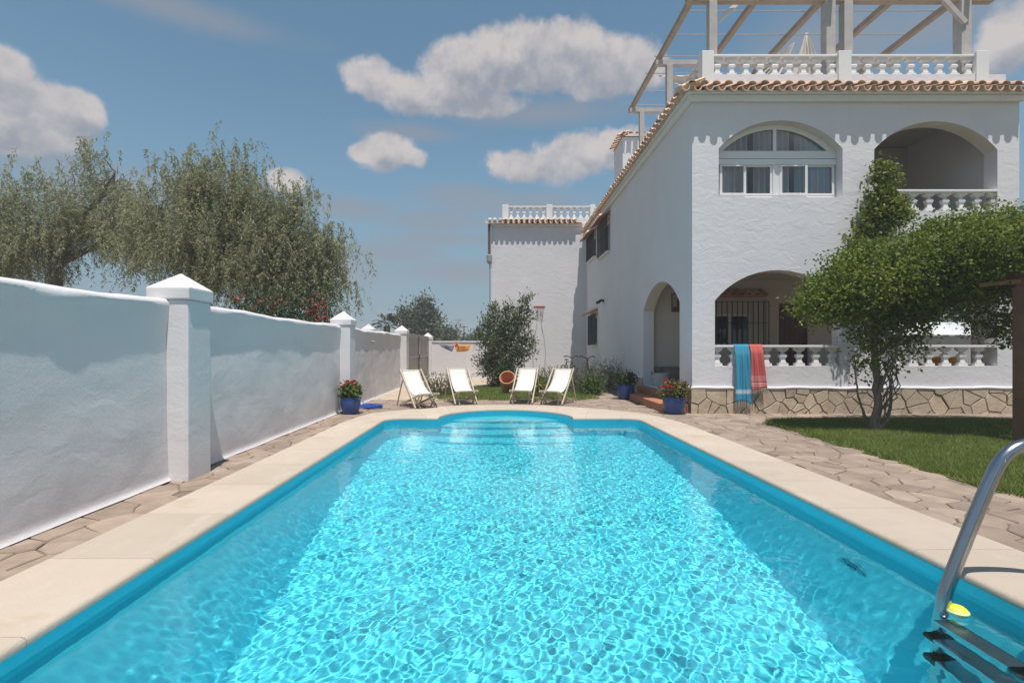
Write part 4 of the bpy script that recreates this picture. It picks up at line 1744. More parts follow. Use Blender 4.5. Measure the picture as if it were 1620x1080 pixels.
side_window(W1, 'small barred upstairs window nearest the far wing', 0.12, 0.12)
side_window(W2, 'larger barred upstairs window on the shaded side', 0.12, 0.12)
side_window(W3, 'barred ground floor window under a tiled hood', 0.10, 0.20)

# porch window with tall bars
pwin = thing('window', None, None, (PW[0], PBY, 1.5))
pwin.parent = house
pwin.location = Vector((PW[0], PBY, 1.5)) - wloc(house)
pwin['label'] = 'porch window behind tall black bars'
m_ = MB()
px0 = (1131 - VPX) / FPX * PBY
for xa, xb in ((PW[0], PW[0] + .06), ((1154 - VPX) / FPX * PBY, (1158.5 - VPX) / FPX * PBY), ((1184 - VPX) / FPX * PBY, (1187 - VPX) / FPX * PBY)):
    m_.box(xa, xb, PBY + 0.06, PBY + 0.11, 1.5, 2.45)
m_.box(PW[0], (1187 - VPX) / FPX * PBY, PBY + 0.055, PBY + 0.115, 2.38, 2.45)
m_.box(PW[0], (1187 - VPX) / FPX * PBY, PBY + 0.055, PBY + 0.115, 1.5, 1.56)
m_.build('frame', white_paint, pwin)
m_ = MB()
m_.box((1187 - VPX) / FPX * PBY + .001, PW[1] - .001, PBY + 0.06, PBY + 0.12, 1.5, 2.9)
m_.box(PW[0] + .001, (1187 - VPX) / FPX * PBY, PBY + 0.06, PBY + 0.12, 2.452, 2.9)
m_.build('infill', cream_plaster, pwin)
g = MB()
g.box(PW[0], PW[1] - .3, PBY + 0.085, PBY + 0.09, 1.54, 2.40)
g.build('pane', glass_m, pwin)
g = MB()
grille(g, px0 - .3, PW[1] + 0.01, 1.48, 2.82, lambda u, o, z: (u, PBY - o, z), 0.148, 0.10, mids=(0.52,))
g.build('grille', black_iron, pwin)
hood = MB()
hx0, hx1 = px0 - .4, (1207 - VPX) / FPX * PBY
hood.add([(hx0, PBY - 0.30, 2.98), (hx1, PBY - 0.30, 2.98), (hx1, PBY - .001, 3.14), (hx0, PBY - .001, 3.14),
          (hx0, PBY - 0.30, 2.94), (hx1, PBY - 0.30, 2.94), (hx1, PBY - .001, 2.94), (hx0, PBY - .001, 2.94)],
         [(0, 1, 2, 3), (7, 6, 5, 4), (0, 4, 5, 1), (0, 3, 7, 4), (1, 5, 6, 2)])
h = hood.build('hood', terracotta_pale, pwin)
for i in range(8):
    o = link('hood_tile', random.choice(TC), h, loc=(hx0 + 0.1 + i * 0.235, PBY - 0.33, 2.99))
    o.rotation_euler = (0.5, 0, 0)
    o.scale = (1, 0.65, 0.9)
# porch door
pdoor = thing('door', None, None, (PD[0], PBY, 0.34))
pdoor.parent = house
pdoor.location = Vector((PD[0], PBY, 0.34)) - wloc(house)
m_ = MB()
dw = (PD[1] - PD[0] - 0.1) / 5
for i in range(5):
    m_.box(PD[0] + .05 + i * dw + .006, PD[0] + .05 + (i + 1) * dw - .006, PBY + 0.05, PBY + 0.085, 0.36, 2.70)
m_.box(PD[0] + .05, PD[1] - .05, PBY + 0.086, PBY + 0.10, 0.345, 2.70)
m_.build('leaf', red_door, pdoor)
m_ = MB()
m_.box(PD[0], PD[0] + .048, PBY + 0.02, PBY + 0.12, 0.345, 2.758)
m_.box(PD[1] - .048, PD[1], PBY + 0.02, PBY + 0.12, 0.345, 2.758)
m_.box(PD[0] + .049, PD[1] - .049, PBY + 0.02, PBY + 0.12, 2.702, 2.758)
m_.build('frame', red_door, pdoor)
m_ = MB()
m_.tube([(PD[0] + .14, PBY + .05, 1.35), (PD[0] + .14, PBY, 1.35), (PD[0] + .24, PBY, 1.35)], 0.012, 6)
m_.build('handle', steel, pdoor)

# downpipe at the wing's left corner
m_ = MB()
dx_ = WX0 - 0.09
m_.tube([(dx_, WY - 0.10, 7.45), (dx_, WY - 0.07, 5.95)], 0.065, 8)
m_.build('downpipe', brown_pipe, house, smooth=True)
m_ = MB()
m_.lathe([(0.07, 0), (0.13, 0.12), (0.14, 0.42), (0.1, 0.45)], (dx_, WY - 0.07, 5.52), 8)
m_.build('pipe_hopper', grey_conduit, house)
m_ = MB()
m_.tube([(dx_ + .03, WY - 0.06, 5.52), (dx_ + .05, WY - 0.06, 0.1)], 0.03, 8)
m_.build('downpipe', grey_conduit, house, smooth=True)

# roof stair turret seen behind the eaves
tur = MB()
TY = 20.0
tx0 = (985 - VPX) / FPX * TY
tur.box(tx0, tx0 + 1.4, TY, TY + 1.5, 7.1, 10.0)
tur.build('stair_turret', stucco, house, bevel=0.02)
for i in range(6):
    o = link('roof_tile', random.choice(TC), roof, loc=(tx0 + 0.02 + i * 0.26, TY - 0.22, 10.06))
    o.rotation_euler = (0.35, 0, 0)
    o = link('roof_tile', random.choice(TC), roof, loc=(tx0 - 0.2, TY + 0.05 + i * 0.26, 10.06))
    o.rotation_euler = (0.35, 0, -math.pi / 2)
tur = MB()
tur.add([(tx0 - .05, TY - .05, 10.005), (tx0 + 1.45, TY - .05, 10.005), (tx0 + 1.45, TY + 1.55, 10.005), (tx0 - .05, TY + 1.55, 10.005), (tx0 + .7, TY + .75, 10.35)],
        [(0, 1, 4), (1, 2, 4), (2, 3, 4), (3, 0, 4)])
tur.build('turret_roof', tile_m, roof)

# ------------------------------------------------------------------ pergola on the roof terrace
rp = thing('roof_pergola', 'weathered timber pergola frame standing on the roof terrace', 'pergola', (4.7, 11.4, 7.1))
PFY = 11.22


def rpx(x, Y=PFY):
    return (x - VPX) / FPX * Y


posts = [(rpx(1126), PFY, 0.18), (rpx(1310), PFY, 0.21), (rpx(1339), PFY + 0.02, 0.20), (rpx(1522), PFY, 0.23),
         (4.68, 13.6, 0.16), (4.70, 16.3, 0.15), (rpx(1522), 16.3, 0.18), (7.6, 16.3, 0.16)]
for (x, y, w) in posts:
    m_ = MB()
    m_.box(x - w / 2, x + w / 2, y - w / 2, y + w / 2, 7.1, 9.27 if y < 12 else 9.20)
    m_.build('post', grey_wood, rp, bevel=0.01)
for (y, x0, x1) in ((PFY, 4.25, 11.2), (13.6, 4.3, 10.9), (16.3, 4.3, 10.9)):
    m_ = MB()
    zb_ = 9.271 if y < 12 else 9.201
    m_.box(x0, x1, y - 0.07, y + 0.07, zb_, zb_ + 0.13)
    m_.build('beam', grey_wood if y > 12 else brown_wood, rp, bevel=0.008)
for x in (4.44, 5.93, 7.46, 9.08, 10.55):
    m_ = MB()
    m_.box(x - 0.06, x + 0.06, 10.9, 16.75, 9.403, 9.54)
    m_.build('rafter', brown_wood, rp, bevel=0.008)
for y in (11.9, 12.8, 13.75, 14.6, 15.6, 16.5):
    m_ = MB()
    m_.tube([(4.33, y, 9.558), (5.93, y, 9.556), (7.46, y, 9.554), (9.08, y, 9.556), (10.6, y, 9.558)], 0.016, 6)
    m_.build('batten', grey_wood, rp)
m_ = MB()
m_.bar((rpx(1522) - 0.05, PFY - 0.13, 8.72), (rpx(1485), PFY - 0.13, 9.25), 0.07, 0.11)
m_.build('brace', grey_wood, rp, bevel=0.006)
m_ = MB()
m_.bar((rpx(1133), PFY + 0.14, 8.85), (rpx(1172), PFY + 0.14, 9.36), 0.05, 0.10)
m_.build('brace', white_paint, rp, bevel=0.006)

# white awning cloth gathered and hanging from the pergola
m_ = MB()
CY = 14.2
def cloth_sheet(mb, tops, bots, y, folds, amp):
    n = 40
    vs = []
    for i in range(n + 1):
        t = i / n
        tx = tops[0][0] + (tops[1][0] - tops[0][0]) * t
        tz = tops[0][1] + (tops[1][1] - tops[0][1]) * t
        bx = bots[0][0] + (bots[1][0] - bots[0][0]) * t
        bz = bots[0][1] + (bots[1][1] - bots[0][1]) * t + 0.03 * math.sin(t * 11)
        for k in range(9):
            s = k / 8
            w = amp * s * math.sin(t * folds * 2 * math.pi + s)
            vs.append((tx + (bx - tx) * s ** 1.1, y + w, tz + (bz - tz) * s))
    fs = [(i * 9 + k, i * 9 + k + 1, (i + 1) * 9 + k + 1, (i + 1) * 9 + k) for i in range(n) for k in range(8)]
    mb.add(vs, fs)


q = lambda x, y: ((x - VPX) / FPX * CY, EYE + (VPY - y) / FPX * CY)
cloth_sheet(m_, (q(1274, 52), q(1279, 52)), (q(1250, 125), q(1306, 125)), CY, 5, 0.10)
cloth_sheet(m_, (q(1262, 60), q(1266, 58)), (q(1165, 124), q(1235, 126)), CY + 0.25, 6, 0.12)
m_.tube([q_ for q_ in [(q(1276, 52)[0], CY, q(1276, 52)[1]), (q(1276, 52)[0] + .05, CY, 9.37)]], 0.01, 5)
tag(m_.build('awning_cloth', cloth_white, None, smooth='all', recalc=False), 'cream awning cloth hanging gathered inside the roof pergola', 'cloth')
m_ = MB()
q2 = lambda x, y, Y: Vector(((x - VPX) / FPX * Y, Y, EYE + (VPY - y) / FPX * Y))
vs = []
for i in range(13):
    t = i / 12
    for k in range(7):
        s = k / 6
        p_ = q2(1040 + 60 * t, 116 + 4 * t, 15.2).lerp(q2(1062 + 20 * t, 128 + 18 * t, 15.2), s)
        p_.y += 0.12 * math.sin(9 * s + 4 * t)
        vs.append(p_)
m_.add(vs, [(i * 7 + k, i * 7 + k + 1, (i + 1) * 7 + k + 1, (i + 1) * 7 + k) for i in range(12) for k in range(6)])
tag(m_.build('awning_cloth', cloth_white, None, smooth='all', recalc=False), 'white cloth slung low behind the corner pier of the roof balustrade', 'cloth')

# ------------------------------------------------------------------ things on the house
# towels over the porch rail
def towel(x0, x1, ztop, zbot, ybase, m, seed, fr, fringe_m, name, label, skew=0.0):
    rg = random.Random(seed)
    root = thing(name, label, 'towel', ((x0 + x1) / 2, ybase, ztop))
    mb = MB()
    n, mseg = 46, 30
    ph = [rg.uniform(0, 6) for _ in range(4)]

    def pt(t, s):
        fold = 0.034 * math.sin(t * 11 + ph[0] + 1.6 * s) + 0.020 * math.sin(t * 23 + ph[1] - 1.7 * s) + 0.007 * math.sin(t * 41 + ph[2])
        fold *= 0.25 + 0.75 * min(1, s * 3)
        x = x0 + (x1 - x0) * t
        xc = (x0 + x1) / 2
        x = xc + (x - xc) * (0.93 + 0.12 * s + 0.03 * math.sin(3 * s + ph[3])) + skew * s
        z = ztop - (ztop - zbot) * s * (1 + 0.02 * math.sin(t * 5 + ph[2])) - 0.05 * s * t * (1 if seed % 2 else -0.4)
        return (x, ybase - 0.012 - (0.045 * min(1, s * 6)) - abs(fold) * 0.9 - 0.035 * s, z)
    vs = []
    for i in range(n + 1):
        t = i / n
        for (yy, zz) in ((ybase + 0.20, ztop - 0.35), (ybase + 0.205, ztop - 0.02), (ybase + 0.17, ztop + 0.012), (ybase + 0.05, ztop + 0.014), (ybase - 0.0, ztop + 0.008)):
            p0 = pt(t, 0)
            vs.append((p0[0], yy, zz))
        for k in range(mseg + 1):
            vs.append(pt(t, k / mseg))
    kk = mseg + 6
    fs = [(i * kk + k, i * kk + k + 1, (i + 1) * kk + k + 1, (i + 1) * kk + k) for i in range(n) for k in range(kk - 1)]
    mb.add(vs, fs)
    o = mb.build('cloth', m, root, smooth='all', recalc=False, local=False)
    sol = o.modifiers.new('thickness', 'SOLIDIFY')
    sol.thickness = 0.006
    f = MB()
    for i in range(0, n + 1, 3):
        t = i / n
        p0 = Vector(pt(t, 1.0))
        f.tube([p0 + Vector((0, 0, 0.01)), p0 + Vector((rg.uniform(-.006, .006), -.004, -fr * 0.5)), p0 + Vector((rg.uniform(-.012, .012), 0, -fr * rg.uniform(.85, 1.1)))], [0.006, 0.007, 0.004], 5)
    f.build('fringe', fringe_m, root)
    return root


TRZ = 1.031 + 0.40 + 0.058
RAILF = HY - 0.012
tw_blue = band_cloth('towel_blue', (0.055, 0.26, 0.40), (0.50, 0.58, 0.66), [(-1.06 + TRZ - TRZ, -0.99)], (0.08, 0.33, 0.46))
towel_fringe = mat('towel_fringe', (0.38, 0.35, 0.31), 0.95)


def banded(base, alt, stripe, bands):
    return band_cloth('towel_cloth', base, stripe, bands, alt)


# object coordinates of the cloth are world coordinates
tb = banded((0.055, 0.27, 0.42), (0.09, 0.34, 0.50), (0.52, 0.60, 0.68), [(0.43, 0.448), (0.455, 0.495), (0.503, 0.52)])
tr_ = banded((0.56, 0.125, 0.115), (0.62, 0.19, 0.17), (0.70, 0.50, 0.46), [(0.60, 0.615), (0.64, 0.665), (0.72, 0.732), (0.76, 0.772), (0.80, 0.812)])
towel(fx(1159.5), fx(1184.5), TRZ, 0.27, RAILF, tb, 3, 0.16, towel_fringe, 'beach_towel', 'sky blue fringed beach towel hung over the white porch rail', 0.01)
towel(fx(1183), fx(1205), TRZ, 0.52, RAILF - 0.012, tr_, 8, 0.10, towel_fringe, 'beach_towel', 'coral pink fringed beach towel hung over the white porch rail', 0.03)

# tile picture on the porch's end wall
tp = thing('tile_picture', 'dark red framed tile picture on the wall inside the side arch', 'picture', (5.4, PBY - 0.02, 2.8))
tx0_, tx1_, tz0, tz1 = (1062 - VPX) / FPX * PBY, (1085 - VPX) / FPX * PBY, 2.50, 3.06
m_ = MB()
m_.box(tx0_, tx1_, PBY - 0.02, PBY - 0.002, tz0, tz1)
m_.build('backing', mat('picture_frame', (0.16, 0.10, 0.07), 0.6), tp)
tiles_m = [mat('glaze_cream', (0.45, 0.38, 0.30), 0.3, var=0.3, vscale=9), mat('glaze_red', (0.24, 0.045, 0.035), 0.3, var=0.5, vscale=9), mat('glaze_brown', (0.17, 0.10, 0.07), 0.3, var=0.4, vscale=8)]
for i in range(3):
    for j in range(4):
        w_, h_ = (tx1_ - tx0_ - .06) / 3, (tz1 - tz0 - .06) / 4
        t_ = MB()
        t_.box(tx0_ + .03 + i * w_ + .002, tx0_ + .03 + (i + 1) * w_ - .002, PBY - 0.028, PBY - 0.021, tz0 + .03 + j * h_ + .002, tz0 + .03 + (j + 1) * h_ - .002)
        t_.build('tile', tiles_m[1 if (i == 1 and j in (0, 1, 2)) or (i == 2 and j == 1) else (2 if j == 0 or i == 2 else 0)], tp)

# woven basket on the threshold
bk = thing('basket', 'white woven basket standing at the porch entrance', 'basket', (4.62, 14.12, 0.34))
m_ = MB()
m_.lathe([(0.20, 0.0), (0.225, 0.1), (0.235, 0.25), (0.225, 0.35), (0.23, 0.37), (0.215, 0.37), (0.19, 0.3), (0.17, 0.03)], (4.62, 14.12, 0.342), 20)
m_.build('body', wicker, bk, smooth=True)
m_ = MB()
for s in (-1, 1):
    m_.tube([(4.62 + s * 0.235, 14.12 - 0.07, 0.66), (4.62 + s * 0.26, 14.12 - .04, 0.75), (4.62 + s * 0.26, 14.12 + .04, 0.75), (4.62 + s * 0.235, 14.12 + 0.07, 0.66)], 0.012, 6)
m_.build('handle', terracotta_pale, bk, smooth=True)

# wall lamp on the shaded side
lm = thing('wall_lamp', 'small black twin spotlight on the shaded side wall above the lower window', 'lamp', (HX, 20.3, 3.35))
m_ = MB()
ly = FPX * HX / (955 - VPX)
m_.box(HX - 0.05, HX - 0.001, ly - 0.07, ly + 0.07, 3.30, 3.40)
m_.build('mount', black_iron, lm)
for s in (-1, 1):
    m_ = MB()
    m_.tube([(HX - 0.05, ly + s * 0.04, 3.36), (HX - 0.14, ly + s * 0.12, 3.34)], 0.015, 6)
    m_.tube([(HX - 0.11, ly + s * 0.10, 3.38), (HX - 0.24, ly + s * 0.22, 3.28)], [0.045, 0.065], 10)
    m_.build('lamp_head', black_iron, lm)

# orange chairs on the porch
def plastic_chair(x, y, rz, label):
    r_ = thing('plastic_chair', label, 'chair', (x, y, 0.34), rz, 'orange chairs on the porch')
    m_ = MB()
    m_.box(-0.22, 0.22, -0.22, 0.2, 0.43, 0.455)
    m_.build('seat', orange_plastic, r_, bevel=0.01, local=True)
    m_ = MB()
    vs = []
    for i in range(9):
        t = -1 + i / 4
        for k, z in enumerate((0.46, 0.6, 0.75, 0.88)):
            vs.append((0.22 * t, 0.2 + 0.03 * k - 0.05 * t * t, z - (0.05 * t * t if k == 3 else 0)))
    m_.add(vs, [(i * 4 + k, i * 4 + k + 1, (i + 1) * 4 + k + 1, (i + 1) * 4 + k) for i in range(8) for k in range(3)])
    o = m_.build('backrest', orange_plastic, r_, smooth='all', local=True, recalc=False)
    so = o.modifiers.new('thickness', 'SOLIDIFY')
    so.thickness = 0.02
    for sx_ in (-1, 1):
        for sy_ in (-1, 1):
            m_ = MB()
            m_.tube([(sx_ * 0.19, sy_ * 0.18, 0.43), (sx_ * 0.22, sy_ * 0.22, 0.0)], 0.016, 6)
            m_.build('leg', orange_plastic, r_, local=True)
    return r_


CHY = 12.2
plastic_chair((1474 - VPX) / FPX * CHY, CHY, math.pi * 0.98, 'orange plastic chair behind the porch balustrade, left of the two')
plastic_chair((1506 - VPX) / FPX * CHY, CHY + .15, math.pi * 1.04, 'orange plastic chair behind the porch balustrade, right of the two')

# white corrugated lean-to beyond the porch
sh = thing('lean_to', 'white corrugated lean-to roof seen through the porch behind the vine', 'shed', (14.6, 16.5, 0))
m_ = MB()
n_ = 9
vs = []
for i in range(n_ * 4 + 1):
    t = i / (n_ * 4)
    z = 1.86 + 0.47 * t
    yv = 16.0 + 1.2 * t - 0.02 * math.sin(t * n_ * 2 * math.pi)
    vs += [(12.6, yv, z), (16.4, yv, z)]
m_.add(vs, [(2 * i, 2 * i + 1, 2 * i + 3, 2 * i + 2) for i in range(n_ * 4)])
o = m_.build('roof_sheet', sheet_white, sh, smooth='all', recalc=False)
so = o.modifiers.new('thickness', 'SOLIDIFY')
so.thickness = 0.012
m_ = MB()
m_.box(12.6, 16.4, 16.1, 16.25, 0, 1.83)
m_.build('wall', grey_wall_m, sh)

# ------------------------------------------------------------------ deckchairs
def make_deckchair():
    r_ = thing('deckchair', 'deckchair', 'deckchair', (0, 0, 0), 0, 'white canvas deckchairs at the far end of the pool')
    m_ = MB()
    for s in (-1, 1):
        m_.bar((s * 0.29, 0.42, 0.89), (s * 0.29, -0.38, 0.012), 0.028, 0.05)
    m_.tube([(-0.30, 0.395, 0.862), (0.30, 0.395, 0.862)], 0.014, 8)
    m_.tube([(-0.29, -0.30, 0.10), (0.29, -0.30, 0.10)], 0.012, 8)
    m_.build('back_frame', pale_wood, r_, bevel=0.005, local=True)
    m_ = MB()
    for s in (-1, 1):
        m_.bar((s * 0.255, -0.54, 0.345), (s * 0.255, 0.46, 0.012), 0.028, 0.045)
    m_.tube([(-0.27, -0.52, 0.345), (0.27, -0.52, 0.345)], 0.014, 8)
    m_.tube([(-0.255, 0.40, 0.035), (0.255, 0.40, 0.035)], 0.012, 8)
    m_.build('seat_frame', pale_wood, r_, bevel=0.005, local=True)
    m_ = MB()
    for s in (-1, 1):
        m_.bar((s * 0.322, 0.20, 0.66), (s * 0.322, 0.50, 0.012), 0.022, 0.036)
    m_.tube([(-0.322, 0.46, 0.09), (0.322, 0.46, 0.09)], 0.010, 8)
    m_.build('prop', pale_wood, r_, bevel=0.004, local=True)
    m_ = MB()
    for s in (-1, 1):
        m_.bar((s * 0.225, -0.50, 0.32), (s * 0.225, -0.20, 0.012), 0.022, 0.036)
        m_.bar((s * 0.20, -0.46, 0.012), (s * 0.20, -0.16, 0.26), 0.022, 0.036)
    m_.build('brace', pale_wood, r_, bevel=0.004, local=True)
    m_ = MB()
    n = 22
    vs = []
    p0, p1, p2, p3 = Vector((0, 0.405, 0.88)), Vector((0, 0.16, 0.46)), Vector((0, -0.14, 0.20)), Vector((0, -0.53, 0.362))
    for i in range(n + 1):
        t = i / n
        c = p0 * (1 - t) ** 3 + p1 * 3 * t * (1 - t) ** 2 + p2 * 3 * t * t * (1 - t) + p3 * t ** 3
        for k in range(7):
            u = -1 + k / 3
            vs.append((0.235 * u, c.y, c.z - 0.014 * (1 - u * u) * math.sin(math.pi * t)))
    m_.add(vs, [(i * 7 + k, i * 7 + k + 1, (i + 1) * 7 + k + 1, (i + 1) * 7 + k) for i in range(n) for k in range(6)])
    o = m_.build('sling', canvas_m, r_, smooth='all', local=True, recalc=False)
    so = o.modifiers.new('thickness', 'SOLIDIFY')
    so.thickness = 0.004
    return r_


ch = make_deckchair()
ch.location = (-1.97, 12.0, 0)
ch.rotation_euler = (0, 0, R(38))
ch['label'] = 'white canvas deckchair turned towards the pool, nearest the garden wall'
dup(ch, (-0.98, 12.85, 0), R(22), 'white canvas deckchair in front of the small shrub by the gate')
dup(ch, (0.66, 13.0, 0), R(-16), 'white canvas deckchair in front of the tipped terracotta pot')
dup(ch, (1.50, 12.75, 0), R(-30), 'white canvas deckchair nearest the house, in front of the grey bush')

# ------------------------------------------------------------------ pots and plants by the pool
def blue_pot(x, y, r, h, label, foliage, cat='plant pot'):
    t = thing('flower_pot', label, cat, (x, y, 0))
    m_ = MB()
    m_.lathe([(r * 0.72, 0.0), (r * 0.85, h * 0.18), (r * 0.97, h * 0.5), (r, h * 0.78), (r * 0.97, h * 0.93), (r * 1.02, h * 0.95), (r * 1.02, h),
              (r * 0.92, h), (r * 0.88, h * 0.86)], (x, y, 0.0), 28)
    m_.build('pot', blue_glaze, t, smooth=True)
    m_ = MB()
    m_.lathe([(r * 0.885, 0.0), (r * 0.6, 0.015), (0.01, 0.02)], (x, y, h * 0.865), 16)
    m_.build('soil', soil_m, t)
    foliage(t, x, y, h)
    return t


def flowers(name, pts, m, parent, r=0.035, n=9):
    P = np.repeat(np.array(pts), n, 0)
    d = rand_dirs(len(P))
    d[:, 2] = np.abs(d[:, 2]) * 0.8 + 0.1
    P = P + d * r * 0.35
    me = leaf_mesh(name, P, d + rand_dirs(len(P)) * .3, rand_dirs(len(P)), r, r * 0.9, m, 0.1)
    return link(name, me, parent)


def stems(parent, x, y, h0, n, spread, h1, r=0.005, m=None):
    m_ = MB()
    for i in range(n):
        a = random.uniform(0, 6.28)
        d = random.uniform(0.2, 1) * spread
        m_.tube([(x, y, h0), (x + d * 0.4 * math.cos(a), y + d * 0.4 * math.sin(a), h0 + h1 * 0.5), (x + d * math.cos(a), y + d * math.sin(a), h0 + h1 * random.uniform(0.7, 1))], r, 5)
    return m_.build('stems', m or leaf_dark, parent)


def geranium(t, x, y, h):
    stems(t, x, y, h * 0.85, 14, 0.16, 0.26)
    crown('foliage', [((x, y, h + 0.13), (0.21, 0.2, 0.17))], 120, 7, 0.045, 0.065, 0.06, leaf_geranium, t, 0.3, 0.8)
    pts = []
    for i in range(15):
        a = random.uniform(0, 6.28)
        rr = random.uniform(0.05, 0.23)
        pts.append((x + rr * math.cos(a), y + rr * math.sin(a) * 0.9, h + 0.36 - rr * 0.75 + random.uniform(-.05, .05)))
    flowers('flower_heads', pts, flower_red, t, 0.036, 14)


def mixed(t, x, y, h):
    stems(t, x, y, h * 0.85, 14, 0.22, 0.26)
    crown('foliage', [((x, y, h + 0.12), (0.30, 0.26, 0.18)), ((x + 0.12, y, h + 0.2), (0.2, 0.2, 0.14))], 170, 8, 0.05, 0.055, 0.035, leaf_mixed, t, 0.3, 0.8)
    crown('foliage', [((x, y, h + 0.08), (0.24, 0.24, 0.14))], 60, 7, 0.05, 0.06, 0.05, leaf_geranium, t, 0.2, 0.8)
    flowers('flower_heads', [(x - 0.21, y - 0.14, h + 0.34), (x - 0.15, y - 0.2, h + 0.22), (x - 0.27, y - .1, h + 0.20)], flower_red, t, 0.05, 22)
    pts = [(x + random.uniform(-.25, .28), y + random.uniform(-.2, .1), h + random.uniform(0.15, 0.36)) for _ in range(16)]
    flowers('small_flowers', pts, flower_pink, t, 0.022, 8)


def darkbush(t, x, y, h):
    stems(t, x, y, h * 0.85, 12, 0.2, 0.25)
    crown('foliage', [((x, y, h + 0.16), (0.34, 0.3, 0.20))], 170, 8, 0.05, 0.06, 0.035, leaf_dark, t, 0.3, 0.8)


blue_pot((554.5 - VPX) / FPX * 10.75, 10.75, 0.215, 0.35, 'blue glazed pot of red geraniums beside the garden wall', geranium)
blue_pot((1066 - VPX) / FPX * 10.75, 10.75, 0.235, 0.36, 'blue glazed pot of red and yellow flowers at the corner of the house', mixed)
blue_pot((990 - VPX) / FPX * 13.9, 13.9, 0.245, 0.40, 'blue glazed pot with a dark green bush beside the entrance steps', darkbush)

# blue hose: coil on the paving and a length running up to the pot
hs = thing('garden_hose', 'blue garden hose coiled on the paving by the blue geranium pot', 'hose', (-2.75, 11.5, 0))
m_ = MB()
pts = []
hcx, hcy = (586 - VPX) / FPX * 11.75, 11.75
for i in range(150):
    a = i / 150 * 2 * math.pi * 6
    rr = 0.21 + 0.05 * math.sin(i * 0.31) + 0.03 * math.sin(i * 0.13)
    pts.append((hcx + rr * 1.15 * math.cos(a) + 0.02 * math.sin(i * .2), hcy + rr * math.sin(a), 0.014 + 0.055 * (i / 150) + 0.010 * math.sin(a * 2.3)))
m_.tube(pts, 0.0125, 6)
m_.build('coil', blue_hose, hs, smooth=True)
m_ = MB()
e = Vector(pts[-1])
m_.tube([e, e + Vector((0.0, -0.08, 0.05)), (hcx - 0.1, hcy - 0.2, 0.13), (hcx - 0.2, hcy - 0.12, 0.24), (hcx - 0.31, hcy - 0.02, 0.42), (WALLX + 0.06, hcy + 0.1, 0.5)], 0.0125, 6)
m_.build('hose_end', mat('hose_dark', (0.12, 0.14, 0.25), 0.5), hs, smooth=True)

# terracotta pots, one tipped over
tp_ = thing('terracotta_pot', 'terracotta pot leaning on its side with its mouth to the pool', 'plant pot', ((803 - VPX) / FPX * 15.4, 15.4, 0.3))
m_ = MB()
prof_ = [(0.13, 0.0), (0.19, 0.22), (0.215, 0.34), (0.245, 0.345), (0.245, 0.42), (0.215, 0.42), (0.20, 0.36), (0.16, 0.1), (0.11, 0.03)]
m_.lathe(prof_, (0, 0, 0), 26)
o = m_.build('pot_body', terracotta_pale, tp_, smooth=True, local=True)
tp_.rotation_euler = (R(52), 0, R(-10))
tp_.location = ((805 - VPX) / FPX * 15.5, 15.62, 0.27)
tq = thing('terracotta_pot', 'upright terracotta pot under the tipped pot by the deckchair', 'plant pot', ((797 - VPX) / FPX * 15.8, 15.8, 0))
m_ = MB()
m_.lathe([(0.17, 0.0), (0.22, 0.2), (0.235, 0.32), (0.22, 0.32), (0.19, 0.27)], ((803 - VPX) / FPX * 15.8, 15.8, 0.006), 24)
m_.build('pot_body', terracotta_pale, tq, smooth=True)


# ------------------------------------------------------------------ garden shrubs behind the deckchairs
def trunk_tubes(name, runs, m, parent, n=7):
    mb = MB()
    for pts, rs in runs:
        # small bends so that limbs are not ruler straight
        P = [Vector(p) for p in pts]
        out = []
        for i in range(len(P) - 1):
            for k in range(4):
                t = k / 4
                q_ = P[i].lerp(P[i + 1], t)
                j = (P[i + 1] - P[i]).length * 0.035
                out.append((q_ + Vector((random.uniform(-j, j), random.uniform(-j, j), random.uniform(-j, j) * 0.5)) if (i or k) else q_, rs[i] + (rs[i + 1] - rs[i]) * t))
        out.append((P[-1], rs[-1]))
        mb.tube([o[0] for o in out], [o[1] for o in out], n)
    return mb.build(name, m, parent, smooth='all')


SY = 18.2
def sp3(x, y, Y, dy=0.0):
    p = px(x, y, Y)
    return (p.x, p.y + dy, p.z)


sb = thing('laurel_shrub', 'tall bushy laurel shrub growing on the grass behind the deckchairs', 'shrub', ((790 - VPX) / FPX * SY, SY, 0))
runs = []
for (tx, ty) in ((770, 520), (785, 500), (805, 485), (830, 480), (840, 510), (800, 520), (765, 545), (836, 545)):
    runs.append(([((792 - VPX) / FPX * SY + random.uniform(-.08, .08), SY + random.uniform(-.08, .08), 0), sp3((tx + 795) / 2, 560, SY, random.uniform(-.3, .3)), sp3(tx, ty, SY, random.uniform(-.4, .4))], [0.035, 0.022, 0.008]))
trunk_tubes('trunk', runs, bark_m, sb)
s_ = SY / FPX
blobs = [(sp3(x, y, SY, dy), (rx * s_, rx * s_, ry * s_)) for (x, y, rx, ry, dy) in
         ((800, 560, 36, 34, 0), (783, 530, 24, 36, .2), (806, 520, 22, 34, -.1), (830, 505, 13, 28, 0), (805, 490, 8, 16, 0), (827, 484, 9, 14, 0), (780, 496, 9, 18, .1),
          (766, 540, 12, 22, 0), (768, 513, 6, 10, 0), (795, 590, 30, 22, 0), (832, 548, 14, 24, 0), (772, 575, 18, 20, -.1), (838, 470, 5, 8, 0), (757, 528, 4, 10, 0), (790, 607, 17, 12, 0))]
crown('crown', blobs, 1150, 9, 0.09, 0.12, 0.040, leaf_shrub, sb, 0.25, 0.5, -0.7)
crown('crown', blobs[:3] + blobs[9:12], 150, 9, 0.12, 0.11, 0.05, leaf_dark, sb, 0.0, 0.5)

